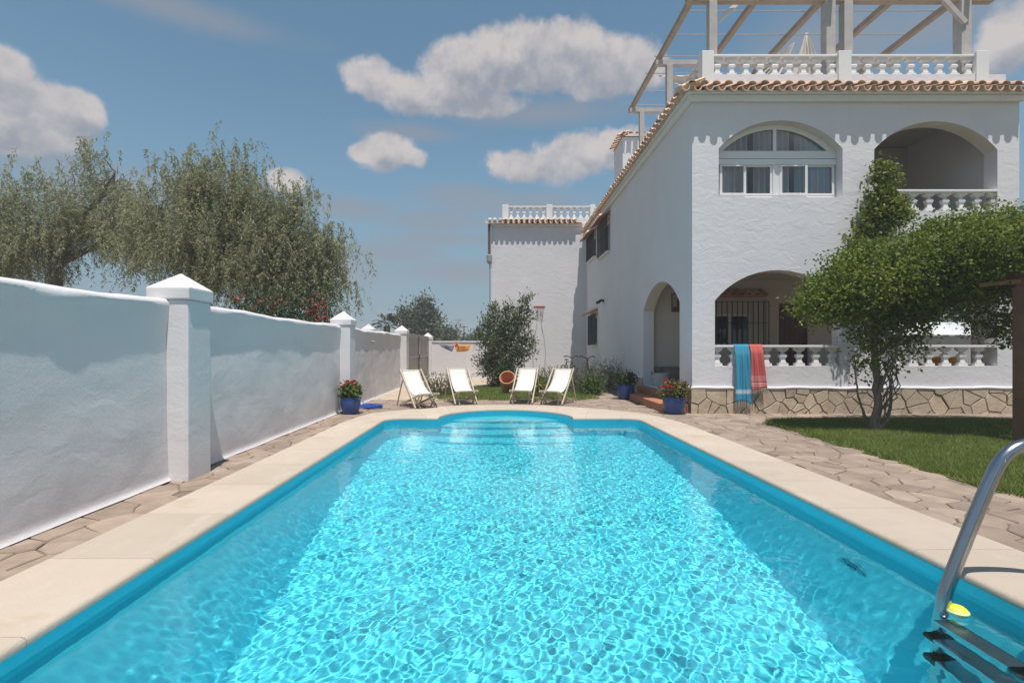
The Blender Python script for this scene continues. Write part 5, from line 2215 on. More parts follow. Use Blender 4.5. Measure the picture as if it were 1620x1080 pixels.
lv = thing('lavender_bush', 'loose grey-green lavender bush behind the deckchairs near the house', 'bush', ((900 - VPX) / FPX * 16.5, 16.5, 0))
LY = 16.3
def spiky(parent, name, cx, cy, n, rad, h, m, lean=0.5, L=0.08, W_=0.018, per=9):
    a = RNG.uniform(0, 2 * math.pi, n)
    rr = rad * np.sqrt(RNG.random(n))
    base = np.column_stack([cx + rr * np.cos(a), cy + rr * np.sin(a), np.zeros(n)])
    d = np.column_stack([np.cos(a) * lean * rr / rad + RNG.normal(0, .14, n), np.sin(a) * lean * rr / rad + RNG.normal(0, .14, n), np.ones(n)])
    hh = h * (0.55 + 0.5 * RNG.random(n))
    P, D = [], []
    for k in range(per):
        t = (k + RNG.random(n)) / per
        P.append(base + d * (hh * t)[:, None])
        D.append(d * 0.8 + rand_dirs(n) * 0.75)
    P = np.concatenate(P)
    D = np.concatenate(D)
    me = leaf_mesh(name, P, D, rand_dirs(len(P)), L, W_, m, 0.05)
    return link(name, me, parent)


spiky(lv, 'foliage', (908 - VPX) / FPX * LY, LY, 480, 0.95, 0.80, leaf_lav, 0.4, 0.11, 0.02, 10)
spiky(lv, 'flower_spikes', (905 - VPX) / FPX * LY, LY, 50, 0.95, 1.02, leaf_lav, 0.4, 0.09, 0.012, 9)
l2 = thing('lavender_bush', 'taller wispy lavender bush against the shaded house wall', 'bush', ((955 - VPX) / FPX * 16.0, 16.0, 0))
spiky(l2, 'foliage', (958 - VPX) / FPX * 17.3, 17.3, 240, 0.42, 1.10, leaf_lav, 0.4, 0.10, 0.02, 9)
g2 = thing('green_plant', 'low leafy green plant at the edge of the grass by the path', 'plant', ((938 - VPX) / FPX * 15.2, 15.2, 0))
crown('foliage', [(((936 - VPX) / FPX * 15.2, 15.2, 0.22), (0.36, 0.3, 0.26))], 150, 9, 0.06, 0.11, 0.035, leaf_geranium, g2, 0.2, 0.5, -0.5)
g3 = thing('green_plant', 'yellow-leaved plant growing between the two deckchairs nearest the house', 'plant', ((851 - VPX) / FPX * 14.3, 14.3, 0))
crown('foliage', [(((851 - VPX) / FPX * 14.3, 14.3, 0.32), (0.18, 0.16, 0.28))], 60, 8, 0.05, 0.10, 0.05, mat('leaf_yellow', (0.30, 0.26, 0.02), 0.5, col2=(0.14, 0.17, 0.03), vscale=9, trans=0.3, tint=0.3), g3, 0.2, 0.5)
g4 = thing('green_plant', 'small spiky grey plant beside the gate behind the deckchairs', 'plant', ((697 - VPX) / FPX * 15.2, 15.2, 0))
spiky(g4, 'foliage', (700 - VPX) / FPX * 15.0, 15.0, 130, 0.34, 0.62, leaf_lav, 0.9, 0.15, 0.03, 7)


# ------------------------------------------------------------------ bicycles by the far wing
def make_bike():
    r_ = thing('bicycle', 'bicycle', 'bicycle', (0, 0, 0), 0, 'bicycles parked by the wing')
    for y, nm in ((-0.52, 'wheel'), (0.52, 'wheel')):
        m_ = MB()
        pts = [(0, y + 0.33 * math.cos(a), 0.34 + 0.33 * math.sin(a)) for a in [2 * math.pi * i / 28 for i in range(28)]]
        m_.tube(pts, 0.02, 6, closed=True)
        w = m_.build(nm, rubber, r_, smooth='all', local=True)
        m_ = MB()
        for i in range(14):
            a = 2 * math.pi * i / 14
            m_.bar((0, y, 0.34), (0, y + 0.32 * math.cos(a), 0.34 + 0.32 * math.sin(a)), 0.004, 0.004)
        m_.lathe([(0.02, -0.03), (0.02, 0.03)], (0, y, 0.34), 8)
        m_.build('spokes', steel, w, local=True)
    m_ = MB()
    hd, bb, st_, ra, fa = (0, -0.36, 0.86), (0, 0.05, 0.30), (0, 0.22, 0.82), (0, 0.52, 0.34), (0, -0.52, 0.34)
    for a, b in ((hd, bb), (hd, st_), (bb, st_), (bb, ra), (st_, ra)):
        m_.tube([a, b], 0.018, 8)
    m_.build('frame', black_iron, r_, smooth=True, local=True)
    m_ = MB()
    m_.tube([(0, -0.34, 0.98), hd, (0, -0.41, 0.7)], 0.018, 8)
    for s in (-1, 1):
        m_.tube([(0, -0.41, 0.7), (s * 0.06, -0.44, 0.66), (s * 0.06, -0.52, 0.34)], 0.013, 6)
    m_.build('fork', black_iron, r_, smooth=True, local=True)
    m_ = MB()
    m_.tube([(-0.34, -0.22, 1.07), (-0.20, -0.32, 1.10), (-0.06, -0.35, 1.02), (0.06, -0.35, 1.02), (0.20, -0.32, 1.10), (0.34, -0.22, 1.07)], 0.019, 8)
    for s in (-1, 1):
        m_.tube([(s * 0.34, -0.22, 1.07), (s * 0.24, -0.29, 1.09)], 0.021, 8)
        m_.tube([(s * 0.22, -0.34, 1.08), (s * 0.31, -0.31, 1.05)], 0.008, 6)
    m_.build('handlebar', black_iron, r_, smooth=True, local=True)
    m_ = MB()
    m_.add([(-0.03, 0.05, 0.95), (0.03, 0.05, 0.95), (0.08, 0.28, 0.95), (0.05, 0.34, 0.95), (-0.05, 0.34, 0.95), (-0.08, 0.28, 0.95),
            (-0.015, 0.06, 0.91), (0.015, 0.06, 0.91), (0.05, 0.27, 0.90), (0.03, 0.33, 0.90), (-0.03, 0.33, 0.90), (-0.05, 0.27, 0.90)],
           [(0, 1, 2, 3, 4, 5), (11, 10, 9, 8, 7, 6)] + [(i, (i + 1) % 6, 6 + (i + 1) % 6, 6 + i) for i in range(6)])
    m_.tube([st_, (0, 0.24, 0.91)], 0.014, 8)
    m_.build('saddle', black_plastic, r_, local=True)
    m_ = MB()
    m_.tube([(-0.10, 0.05, 0.16), (-0.05, 0.05, 0.16), (-0.05, 0.05, 0.30), (0.05, 0.05, 0.30), (0.05, 0.05, 0.44), (0.10, 0.05, 0.44)], 0.010, 6)
    m_.build('crank', steel, r_, local=True)
    m_ = MB()
    m_.box(-0.13, 0.13, -0.66, -0.44, 0.80, 1.0)
    m_.tube([(-0.13, -0.45, 0.98), (0, -0.38, 0.95), (0.13, -0.45, 0.98)], 0.008, 6)
    return r_


bk1 = make_bike()
bk1.location = ((902 - VPX) / FPX * 21.5, 22.0, 0)
bk1.rotation_euler = (0, 0, R(18))
bk1['label'] = 'black bicycle parked by the back wing, standing further from the corner'
dup(bk1, ((932 - VPX) / FPX * 21.2, 21.6, 0), R(-14), 'black bicycle leaning in the corner where the wing meets the house')

# freestanding basketball hoop with a curved tube stand
bh = thing('basketball_stand', 'tubular basketball stand with a red ring and net against the back wing', 'basketball hoop', ((851 - VPX) / FPX * 23.0, 23.0, 0))
BY = 23.0
k_ = BY / FPX
bx = (853 - VPX) * k_
m_ = MB()
for s in (-1, 1):
    m_.tube([(bx + s * 0.06, BY + .1, 0.08), (bx + s * 0.26, BY + .1, 0.5), (bx + s * 0.31, BY + .1, 1.2), (bx + s * 0.24, BY + .1, 1.9), (bx + s * 0.12, BY + .1, 2.4), (bx + s * 0.06, BY + .1, 3.2)], 0.024, 7)
m_.build('pole', pole_grey, bh, smooth='all')
m_ = MB()
rz_ = EYE + (VPY - 486) * k_
m_.tube([(bx + 0.25 * math.cos(a), BY - 0.30 + 0.25 * math.sin(a), rz_) for a in [2 * math.pi * i / 22 for i in range(22)]], 0.02, 6, closed=True)
m_.box(bx - 0.26, bx + 0.26, BY - 0.02, BY + 0.06, rz_ - 0.06, rz_ + 0.06)
m_.build('ring', red_paint, bh)
m_ = MB()
for i in range(12):
    a0 = 2 * math.pi * i / 12
    for s in (-1, 1):
        m_.tube([(bx + rr * math.cos(a0 + s * da), BY - 0.30 + rr * math.sin(a0 + s * da), rz_ - dz) for rr, da, dz in ((0.24, 0, 0), (0.19, .26, .18), (0.15, .52, .36), (0.14, .78, .52), (0.16, 1.0, .68))], 0.007, 4)
m_.build('net', net_m, bh)
m_ = MB()
m_.lathe([(0.32, 0.0), (0.32, 0.06), (0.12, 0.12)], (bx, BY + .1, 0.0), 16)
m_.build('foot', black_plastic, bh)

# washing over the line by the back wall
def hung_cloth(name, label, x0, x1, ytop, ybot, Y, m, sag, low_first):
    mb = MB()
    n = 20
    vs = []
    for i in range(n + 1):
        t = i / n
        p = px(x0 + (x1 - x0) * t, ytop + sag * math.sin(math.pi * t) + (3 * t if low_first else 0), Y)
        tb_ = (0.25 + 0.75 * (t if low_first else 1 - 0.25 * t)) * min(1, 6 * t + .1) * min(1, 6 * (1 - t) + .35)
        qz = p.z - (ybot - ytop) / FPX * Y * tb_
        for k in range(5):
            s = k / 4
            vs.append((p.x, p.y - 0.05 * s * math.sin(t * 9) - 0.02, p.z + (qz - p.z) * s))
    mb.add(vs, [(i * 5 + k, i * 5 + k + 1, (i + 1) * 5 + k + 1, (i + 1) * 5 + k) for i in range(n) for k in range(4)])
    o = mb.build(name, m, None, smooth='all', recalc=False)
    so = o.modifiers.new('thickness', 'SOLIDIFY')
    so.thickness = 0.01
    return tag(o, label, 'cloth')


hung_cloth('washing', 'grey violet cloth hanging on the line against the back wall', 694, 718, 543, 554, 23.4, violet_cloth, 1, True)
hung_cloth('washing', 'orange cloth hanging on the line against the back wall', 719, 744, 545, 556, 23.4, orange_cloth, 1, False)
hung_cloth('washing', 'small pink cloth pegged between the grey and orange cloths', 717, 727, 543, 547, 23.35, pink_cloth, 0.5, False)
m_ = MB()
m_.tube([px(683, 540.5, 23.5), px(718, 543.5, 23.5), px(760, 544.5, 23.5), px(800, 542, 23.5)], 0.006, 5)
tag(m_.build('clothes_line', grey_conduit), 'thin clothes line strung along the back wall', 'clothes line')

# ------------------------------------------------------------------ pool ladder
ld = thing('pool_ladder', 'stainless steel pool ladder with dark treads at the right edge of the pool', 'ladder', (2.9, 2.6, 0))
LR = 0.036
for y in (2.90, 2.36):
    pts = [(2.57, -1.10), (2.575, -0.70), (2.585, -0.30), (2.61, -0.06), (2.655, 0.06), (2.76, 0.33), (2.90, 0.66), (2.945, 0.74), (3.00, 0.80), (3.07, 0.835), (3.16, 0.845),
           (3.25, 0.83), (3.33, 0.78), (3.385, 0.68), (3.40, 0.55), (3.405, 0.003)]
    # round the polyline by one pass of corner cutting
    for _ in range(2):
        q_ = [pts[0]]
        for a, b in zip(pts[:-1], pts[1:]):
            q_ += [(a[0] * .75 + b[0] * .25, a[1] * .75 + b[1] * .25), (a[0] * .25 + b[0] * .75, a[1] * .25 + b[1] * .75)]
        pts = q_ + [pts[-1]]
    m_ = MB()
    m_.tube([(x, y, z) for x, z in pts], LR, 14)
    rl = m_.build('rail', steel, ld, smooth='all')
    m_ = MB()
    m_.lathe([(0.075, 0.0), (0.072, 0.012), (0.045, 0.022)], (3.405, y, 0.001), 18)
    m_.build('foot_plate', steel, rl, smooth=True)
for z in (-0.21, -0.47, -0.73):
    m_ = MB()
    m_.box(2.50, 2.62, 2.41, 2.85, z - 0.028, z + 0.012)
    tr2 = m_.build('tread', steel, ld, bevel=0.01)
    receivers.append(tr2)
    for y, sy_ in ((2.83, 1), (2.43, -1)):
        if z > -0.3 and sy_ > 0:
            continue
        m_ = MB()
        m_.box(2.495, 2.625, min(y, y + sy_ * 0.085), max(y, y + sy_ * 0.085), z - 0.042, z + 0.016)
        m_.build('tread_end', black_plastic, tr2, bevel=0.018)
m_ = MB()
m_.lathe([(0.010, -0.034), (0.034, -0.028), (0.050, -0.010), (0.054, 0.0), (0.049, 0.015), (0.032, 0.028), (0.008, 0.034)], (2.655, 2.86, WATER_Z + 0.018), 18)
fl = tag(m_.build('float', yellow_plastic, None, smooth=True), 'yellow and pale green float bobbing against the steel pool ladder', 'float')
m_ = MB()
m_.lathe([(0.040, -0.028), (0.054, -0.010), (0.0575, 0.0), (0.055, 0.006), (0.050, 0.010)], (2.655, 2.86, WATER_Z + 0.018), 18)
m_.build('band', mat('pale_green_plastic', (0.55, 0.68, 0.42), 0.5), fl, smooth=True)

# swimming goggles just under the surface
gg = thing('swimming_goggles', 'dark swimming goggles lying under water by the right hand pool wall', 'goggles', (2.80, 3.85, WATER_Z - 0.6))
gm = mat('goggle_rubber', (0.03, 0.24, 0.33), 0.5)
m_ = MB()
gx_, gy_, gz = 2.80, 3.85, WATER_Z - 0.60
m_ = MB()
for (dy, dz) in ((0.065, 0.035), (-0.065, -0.03)):
    m_.tube([(gx_, gy_ + dy + 0.050 * math.cos(a), gz + dz + 0.042 * math.sin(a)) for a in [2 * math.pi * i / 16 for i in range(16)]], 0.015, 6, closed=True)
m_.tube([(gx_, gy_ + 0.02, gz + 0.01), (gx_, gy_ - 0.02, gz - 0.005)], 0.012, 5)
r1 = m_.build('eye_cups', gm, gg, smooth='all')
m_ = MB()
m_.tube([(gx_, gy_ + dy, gz + dz) for dy, dz in ((0.12, 0.05), (0.17, 0.10), (0.10, 0.15), (0.0, 0.13), (-0.10, 0.06), (-0.17, -0.06), (-0.16, -0.14), (-0.12, -0.05))], 0.011, 5)
r2_ = m_.build('strap', gm, gg, smooth='all')
receivers += [r1, r2_]
for o in receivers:
    o.cycles.is_caustics_receiver = True

# ------------------------------------------------------------------ bougainvillea over the lawn, garden pergola post
VY = 8.55
vt = thing('bougainvillea', 'spreading green bougainvillea with twisted multi-stem trunk on the lawn', 'tree', ((1385 - VPX) / FPX * VY, VY, 0))
tb0 = sp3(1382, 681, VY)
runs = [([(tb0[0], VY, -0.02), sp3(1388, 640, VY), sp3(1390, 590, VY, .05), sp3(1386, 520, VY, .1), sp3(1400, 460, VY, .1)], [0.085, 0.062, 0.058, 0.05, 0.03]),
        ([(tb0[0] - .05, VY - .05, -0.02), sp3(1378, 650, VY, -.1), sp3(1392, 600, VY, -.1), sp3(1410, 550, VY, -.15), sp3(1430, 480, VY, -.2), sp3(1437, 455, VY, -.2)], [0.055, 0.032, 0.026, 0.022, 0.02, 0.012]),
        ([(tb0[0] + .05, VY, -0.02), sp3(1400, 664, VY, -.05), sp3(1408, 640, VY), sp3(1410, 610, VY), sp3(1402, 570, VY, .1)], [0.06, 0.035, 0.024, 0.02, 0.015]),
        ([(tb0[0] + .02, VY + .08, -0.02), sp3(1372, 650, VY, .1), sp3(1366, 620, VY, .15), sp3(1360, 590, VY, .1), sp3(1352, 560, VY)], [0.05, 0.02, 0.015, 0.012, 0.008]),
        ([sp3(1390, 560, VY), sp3(1415, 520, VY, -.2), sp3(1470, 485, VY, -.3), sp3(1520, 475, VY, -.5), sp3(1590, 462, VY, -.9)], [0.04, 0.03, 0.026, 0.02, 0.012]),
        ([sp3(1400, 500, VY), sp3(1440, 470, VY, .1), sp3(1500, 460, VY, .2), sp3(1560, 440, VY, .2)], [0.035, 0.025, 0.02, 0.012]),
        ([sp3(1386, 540, VY), sp3(1350, 500, VY, -.2), sp3(1310, 470, VY, -.2), sp3(1280, 470, VY, -.2)], [0.035, 0.022, 0.014, 0.006]),
        ([sp3(1390, 520, VY), sp3(1370, 460, VY, -.3), sp3(1350, 420, VY, -.4)], [0.03, 0.02, 0.01])]
for i in range(11):
    x0 = random.uniform(1385, 1400)
    y0 = random.uniform(600, 668)
    x1 = random.uniform(1402, 1424)
    runs.append(([sp3(x0, y0, VY, random.uniform(-.1, .1)), sp3((x0 + x1) / 2 + random.uniform(-4, 8), y0 - 20, VY, random.uniform(-.15, .15)), sp3(x1, y0 - random.uniform(35, 55), VY, random.uniform(-.15, .15)),
                  sp3(x1 - random.uniform(-6, 16), y0 - random.uniform(60, 90), VY, 0)], [0.012, 0.010, 0.008, 0.005]))
trunk_tubes('trunk', runs, bark_m, vt)
s_ = VY / FPX
def vb(lst):
    out = []
    for q_ in lst:
        x, y, rx, ry, dy, ryd = q_[:6]
        c = px(x, y, VY)
        k = (VY + dy) / VY
        c = Vector((c.x * k, VY + dy, EYE + (c.z - EYE) * k))
        out.append((tuple(c), (rx * s_ * k, ryd, ry * s_ * k), q_[6] if len(q_) > 6 else 1.0))
    return out


vblobs = vb([(1385, 450, 70, 46, 0, 0.9), (1330, 458, 48, 40, -.1, 0.7), (1292, 482, 28, 28, -.15, 0.5), (1340, 486, 46, 26, 0, 0.6), (1440, 420, 66, 50, .1, 0.9),
             (1500, 405, 60, 52, .1, 0.9), (1560, 395, 60, 52, .1, 1.0), (1615, 400, 60, 56, .1, 1.0), (1680, 410, 60, 60, .1, 1.0), (1420, 478, 60, 34, .1, 0.8),
             (1490, 455, 60, 30, -.1, 0.8), (1560, 450, 60, 32, -.1, 0.9), (1385, 525, 34, 28, 0, 0.4, .7), (1432, 515, 34, 28, .1, 0.45, .75), (1366, 560, 18, 30, 0, 0.22, .6),
             (1350, 408, 30, 16, 0, 0.5), (1575, 350, 36, 20, .1, 0.5), (1500, 362, 40, 16, .1, .5), (1560, 505, 34, 24, .2, .5, .7), (1600, 520, 26, 30, .3, .4, .8),
             (1438, 552, 20, 22, 0, .22, .6), (1404, 575, 16, 20, 0, .18, .5), (1366, 598, 8, 9, 0, .12, .3),
             (1560, 395, 56, 46, -1.0, .5), (1630, 405, 60, 48, -1.1, .5), (1640, 400, 60, 60, -.5, .8), (1500, 430, 50, 40, -.7, .5)])
crown('crown', vblobs, 7200, 11, 0.08, 0.058, 0.036, leaf_vine, vt, 0.45, 0.55, 0.1)
crown('crown', vblobs[:12], 1700, 10, 0.12, 0.065, 0.04, leaf_vine, vt, 0.0, 0.4)
# long shoots that stick out of the crown
m_ = MB()
shoots, sd_ = [], []
for i in range(70):
    c, r_ = random.choice(vblobs[:12] + vblobs[15:18])[:2]
    d = Vector((random.uniform(-1, 1), random.uniform(-1, 0.6), random.uniform(-0.35, 1))).normalized()
    p0 = Vector(c) + Vector((d.x * r_[0], d.y * r_[1], d.z * r_[2])) * 0.85
    L_ = random.uniform(0.15, 0.42)
    p1 = p0 + d * L_ * .6 + Vector((0, 0, .04))
    p2 = p0 + d * L_ + Vector((random.uniform(-.05, .05), 0, -.03))
    m_.tube([p0, p1, p2], [0.004, 0.003, 0.002], 4)
    for k in range(12):
        t = random.random()
        shoots.append(p0.lerp(p1, t) if t < .5 else p1.lerp(p2, t * 2 - 1))
        sd_.append(d)
tag(m_.build('shoots', leaf_vine, vt), kind='stuff')
n_ = len(shoots)
link('shoot_leaves', leaf_mesh('shoot_leaves', np.array(shoots), np.array(sd_) * .5 + rand_dirs(n_), rand_dirs(n_) + np.array([0, 0, .7]), 0.06, 0.036, leaf_vine, 0.1), vt)

cv = thing('climbing_vine', 'leafy green shoots climbing the white facade up to the balcony rail', 'vine', (fx(1385), HY - 0.3, 2.6))
CVY = HY - 0.35
cs_ = CVY / FPX
def cb(lst):
    return [(sp3(x, y, CVY, dy), (rx * cs_, 0.26, ry * cs_)) for (x, y, rx, ry, dy) in lst]


cblobs = cb([(1400, 325, 28, 26, 0), (1385, 350, 26, 28, 0), (1420, 335, 20, 16, .05), (1372, 380, 24, 26, 0), (1395, 310, 18, 10, 0), (1396, 270, 10, 14, 0), (1390, 285, 7, 8, 0), (1407, 286, 7, 9, 0),
             (1360, 400, 26, 20, -.1), (1405, 345, 26, 14, -.1), (1430, 345, 10, 6, 0)])
crown('foliage', cblobs, 760, 9, 0.07, 0.085, 0.045, leaf_vine, cv, 0.25, 0.5)
trunk_tubes('stem', [([sp3(1372, 440, CVY), sp3(1378, 390, CVY), sp3(1392, 340, CVY), sp3(1394, 300, CVY), sp3(1397, 262, CVY)], [0.02, 0.016, 0.012, 0.008, 0.004]),
                     ([sp3(1380, 380, CVY), sp3(1410, 345, CVY), sp3(1440, 342, CVY)], [0.012, 0.008, 0.004])], bark_m, cv)

gp = thing('garden_pergola', 'brown wooden pergola post and beams carrying the bougainvillea at the right', 'pergola', (7.5, 7.1, 0))
gx = (1601 - VPX) / FPX * 7.38
m_ = MB()
m_.box(gx, gx + 0.26, 7.15, 7.38, 0, 2.33)
m_.build('post', post_wood, gp, bevel=0.012)
m_ = MB()
m_.box(gx + 0.0, gx + 3.5, 7.20, 7.33, 2.331, 2.45)
m_.build('beam', post_wood, gp, bevel=0.008)
m_ = MB()
m_.bar((gx + 0.02, 7.27, 2.40), (gx - 0.38, 7.5, 2.37), 0.05, 0.06)
m_.build('beam', post_wood, gp, bevel=0.006)
for i in range(4):
    m_ = MB()
    x = gx + 0.1 + i * 0.62
    m_.box(x - 0.04, x + 0.04, 7.0, 9.9, 2.451, 2.55)
    m_.build('rafter', post_wood, gp, bevel=0.006)

# ------------------------------------------------------------------ trees beyond the wall
def pepper_tree(label, blobs, base, limbs, n_strand, Y0):
    t = thing('pepper_tree', label, 'tree', base)
    trunk_tubes('trunk', limbs, bark_dark, t)
    # drooping strands of fine leaflets hang from points all through the crown
    P, O = blob_points(blobs, n_strand // 8, 8, 0.30, 0.25)
    n = len(P)
    per = 32
    Ls = RNG.uniform(0.35, 1.0, n)
    drift = RNG.normal(0, 0.22, (n, 2)) + O[:, :2] * 0.18
    A, D = [], []
    for k in range(per):
        s = (k + RNG.random(n)) / per
        q_ = P.copy()
        q_[:, :2] += drift * s[:, None] * Ls[:, None]
        q_[:, 2] -= Ls * s ** 1.5
        A.append(q_ + RNG.normal(0, .02, (n, 3)))
        d = rand_dirs(n) * 0.8
        d[:, 2] -= 0.8
        D.append(d)
    A = np.concatenate(A)
    D = np.concatenate(D)
    sc = 0.7 + 0.6 * RNG.random(len(A))
    me = leaf_mesh('crown', A, D, rand_dirs(len(A)) + np.array([0.05, -0.25, 0.75]), 0.125 * sc, 0.027 * sc, leaf_pepper, 0.05)
    link('crown', me, t)
    # bare grey twigs between the strands
    m_ = MB()
    for i in range(160):
        c, r_ = random.choice([q_ for q_ in blobs if q_[1][0] > 0.6])[:2]
        d = Vector((random.gauss(0, 1), random.gauss(0, 1), random.gauss(0.2, 1))).normalized()
        p0 = Vector(c) + Vector((d.x * r_[0], d.y * r_[1], d.z * r_[2])) * random.uniform(0.2, 0.7)
        p1 = Vector(c) + Vector((d.x * r_[0], d.y * r_[1], d.z * r_[2])) * random.uniform(0.7, 0.95)
        m_.tube([p0, p0.lerp(p1, .5) + Vector((0, 0, random.uniform(0, .25))), p1], [0.014, 0.009, 0.004], 4)
    tag(m_.build('twigs', bark_m, t), kind='stuff')
    return t


TY_ = 15.0
ts = TY_ / FPX
def tbl(lst, Y):
    return [(sp3(q_[0], q_[1], Y, q_[4]), (q_[2] * Y / FPX, q_[2] * Y / FPX * 0.8, q_[3] * Y / FPX), q_[5] if len(q_) > 5 else 1.0) for q_ in lst]


b1 = tbl([(340, 330, 90, 60, 0), (400, 350, 80, 60, 0), (300, 390, 90, 55, 0), (450, 390, 70, 60, .3), (380, 420, 100, 50, 0), (500, 390, 42, 40, 0), (515, 430, 34, 45, 0),
          (335, 290, 50, 34, 0), (375, 280, 40, 26, 0), (345, 232, 16, 14, 0, .5), (378, 228, 10, 14, 0, .5), (290, 256, 26, 16, 0, .7), (300, 290, 30, 26, 0), (400, 250, 14, 14, 0, .5), (255, 285, 24, 18, 0, .7), (410, 300, 30, 22, 0), (470, 310, 22, 20, 0), (440, 330, 40, 30, 0),
          (520, 370, 22, 16, 0), (250, 345, 54, 44, 0), (220, 370, 40, 40, 0), (470, 440, 60, 40, .2)], TY_)
cx1 = (330 - VPX) * ts
limbs1 = [([(cx1, TY_, 0), sp3(318, 440, TY_), sp3(300, 400, TY_), sp3(290, 345, TY_), sp3(300, 300, TY_)], [0.34, 0.28, 0.2, 0.10, 0.02]),
          ([sp3(318, 440, TY_), sp3(350, 390, TY_), sp3(380, 330, TY_), sp3(366, 285, TY_), sp3(345, 240, TY_)], [0.25, 0.17, 0.09, 0.035, 0.01]),
          ([sp3(330, 430, TY_), sp3(400, 400, TY_), sp3(460, 360, TY_), sp3(480, 310, TY_)], [0.2, 0.13, 0.07, 0.03]),
          ([sp3(310, 430, TY_), sp3(260, 390, TY_), sp3(220, 350, TY_)], [0.18, 0.1, 0.04])]
pepper_tree('large drooping pepper tree behind the garden wall, nearest the gate', b1, (cx1, TY_, 0), limbs1, 3700, TY_)
TY2 = 16.5
b2 = tbl([(150, 330, 80, 44, 0), (90, 350, 80, 46, 0), (30, 370, 70, 50, 0), (-40, 360, 80, 60, 0), (180, 300, 34, 40, 0), (160, 268, 26, 18, 0, .6), (135, 232, 16, 10, 0, .5), (180, 232, 18, 10, 0, .5), (115, 262, 12, 10, 0, .5),
          (40, 305, 50, 24, 0), (60, 275, 20, 12, 0, .5), (10, 272, 22, 14, 0, .6), (-10, 235, 14, 12, 0, .5), (200, 360, 50, 50, 0), (50, 400, 70, 30, 0), (-60, 420, 80, 50, 0), (215, 340, 44, 44, 0), (205, 380, 40, 34, 0)], TY2)
cx2 = (95 - VPX) * TY2 / FPX
limbs2 = [([(cx2, TY2, 0), sp3(90, 420, TY2), sp3(110, 370, TY2), sp3(160, 310, TY2), sp3(182, 272, TY2), sp3(160, 246, TY2)], [0.3, 0.24, 0.15, 0.07, 0.03, 0.01]),
          ([sp3(90, 420, TY2), sp3(60, 370, TY2), sp3(32, 330, TY2), sp3(14, 290, TY2)], [0.2, 0.12, 0.05, 0.015]),
          ([sp3(95, 415, TY2), sp3(150, 390, TY2), sp3(215, 360, TY2)], [0.14, 0.08, 0.03])]
pepper_tree('drooping pepper tree behind the garden wall at the left edge, further from the gate', b2, (cx2, TY2, 0), limbs2, 2600, TY2)

# oleander hedge with red flowers over the wall
ol = thing('oleander', 'oleander bush with red flowers showing above the garden wall', 'bush', ((450 - VPX) / FPX * 12.6, 12.6, 0))
OY = 12.6
ob = tbl([(450, 492, 70, 30, 0), (400, 490, 40, 24, 0), (500, 500, 22, 20, 0), (470, 540, 90, 50, 0), (400, 540, 60, 50, 0)], OY)
crown('crown', ob, 520, 10, 0.13, 0.15, 0.035, leaf_dark, ol, 0.3, 0.5, -0.4)
trunk_tubes('trunk', [([((450 - VPX) / FPX * OY + dx, OY, 0), sp3(450 + dx * 90, 545, OY), sp3(450 + dx * 160, 500, OY)], [0.04, 0.03, 0.012]) for dx in (-.3, -.1, .1, .25)], bark_m, ol)
pts = []
for (x, y, rx, ry, n) in ((378, 473, 9, 6, 8), (437, 472, 22, 8, 10), (430, 485, 35, 12, 10), (495, 492, 20, 20, 30), (505, 508, 12, 12, 20), (395, 495, 20, 10, 4)):
    for i in range(n):
        p = px(x + random.gauss(0, rx * .5), y + random.gauss(0, ry * .5), OY - 0.45 + random.uniform(-.1, .3))
        pts.append(tuple(p))
flowers('flower_heads', pts, flower_pink, ol, 0.055, 10)

# further off: palm, round tree, scrub, hedge line
pal = thing('palm_tree', 'small fan palm standing beyond the garden wall', 'palm', ((610 - VPX) / FPX * 30, 30, 0))
FY_ = 30.0
m_ = MB()
m_.tube([((612 - VPX) / FPX * FY_, FY_, 0), sp3(612, 540, FY_), sp3(612, 516, FY_)], [0.28, 0.22, 0.2], 8)
m_.build('trunk', bark_dark, pal)
P, D, N, Ls = [], [], [], []
c = Vector(sp3(612, 514, FY_))
for i in range(46):
    a = random.uniform(0, 6.28)
    e = random.uniform(-0.5, 1.35)
    d = Vector((math.cos(a) * math.cos(e), math.sin(a) * math.cos(e), math.sin(e)))
    q_ = c + d * 0.25
    for k in range(16):
        t = k / 15
        p = c + d * (0.3 + 0.75 * t) + Vector((0, 0, -0.38 * t * t))
        for s in (-1, 1):
            sd2 = d.cross(Vector((0, 0, 1))).normalized() * s
            P.append(p)
            D.append(sd2 * 0.8 + d * 0.9 + Vector((0, 0, -0.3)))
            N.append(Vector((random.gauss(0, .4), random.gauss(0, .4), 1)))
            Ls.append(0.32 * (1 - 0.5 * t))
link('crown', leaf_mesh('crown', np.array(P), np.array(D), np.array(N), np.array(Ls), 0.045, leaf_palm), pal)

def far_tree(name, label, blobs, Y, base_x, trunk_r, clumps, per, L, Wd, m, spread=0.35):
    t = thing(name, label, 'tree', ((base_x - VPX) / FPX * Y, Y, 0))
    bx_ = (base_x - VPX) / FPX * Y
    top = max(b[0][2] for b in blobs)
    trunk_tubes('trunk', [([(bx_, Y, 0), (bx_ + .1, Y, top * .35), (bx_ - .1, Y, top * .7)], [trunk_r, trunk_r * .8, trunk_r * .3])] +
                [([(bx_, Y, top * .35), tuple(Vector((bx_, Y, top * .45)).lerp(Vector(b[0]), .5)), b[0]], [trunk_r * .5, trunk_r * .3, 0.03]) for b in blobs[:6]], bark_dark, t)
    crown('crown', blobs, clumps, per, spread, L, Wd, m, t, 0.3, 0.5)
    return t


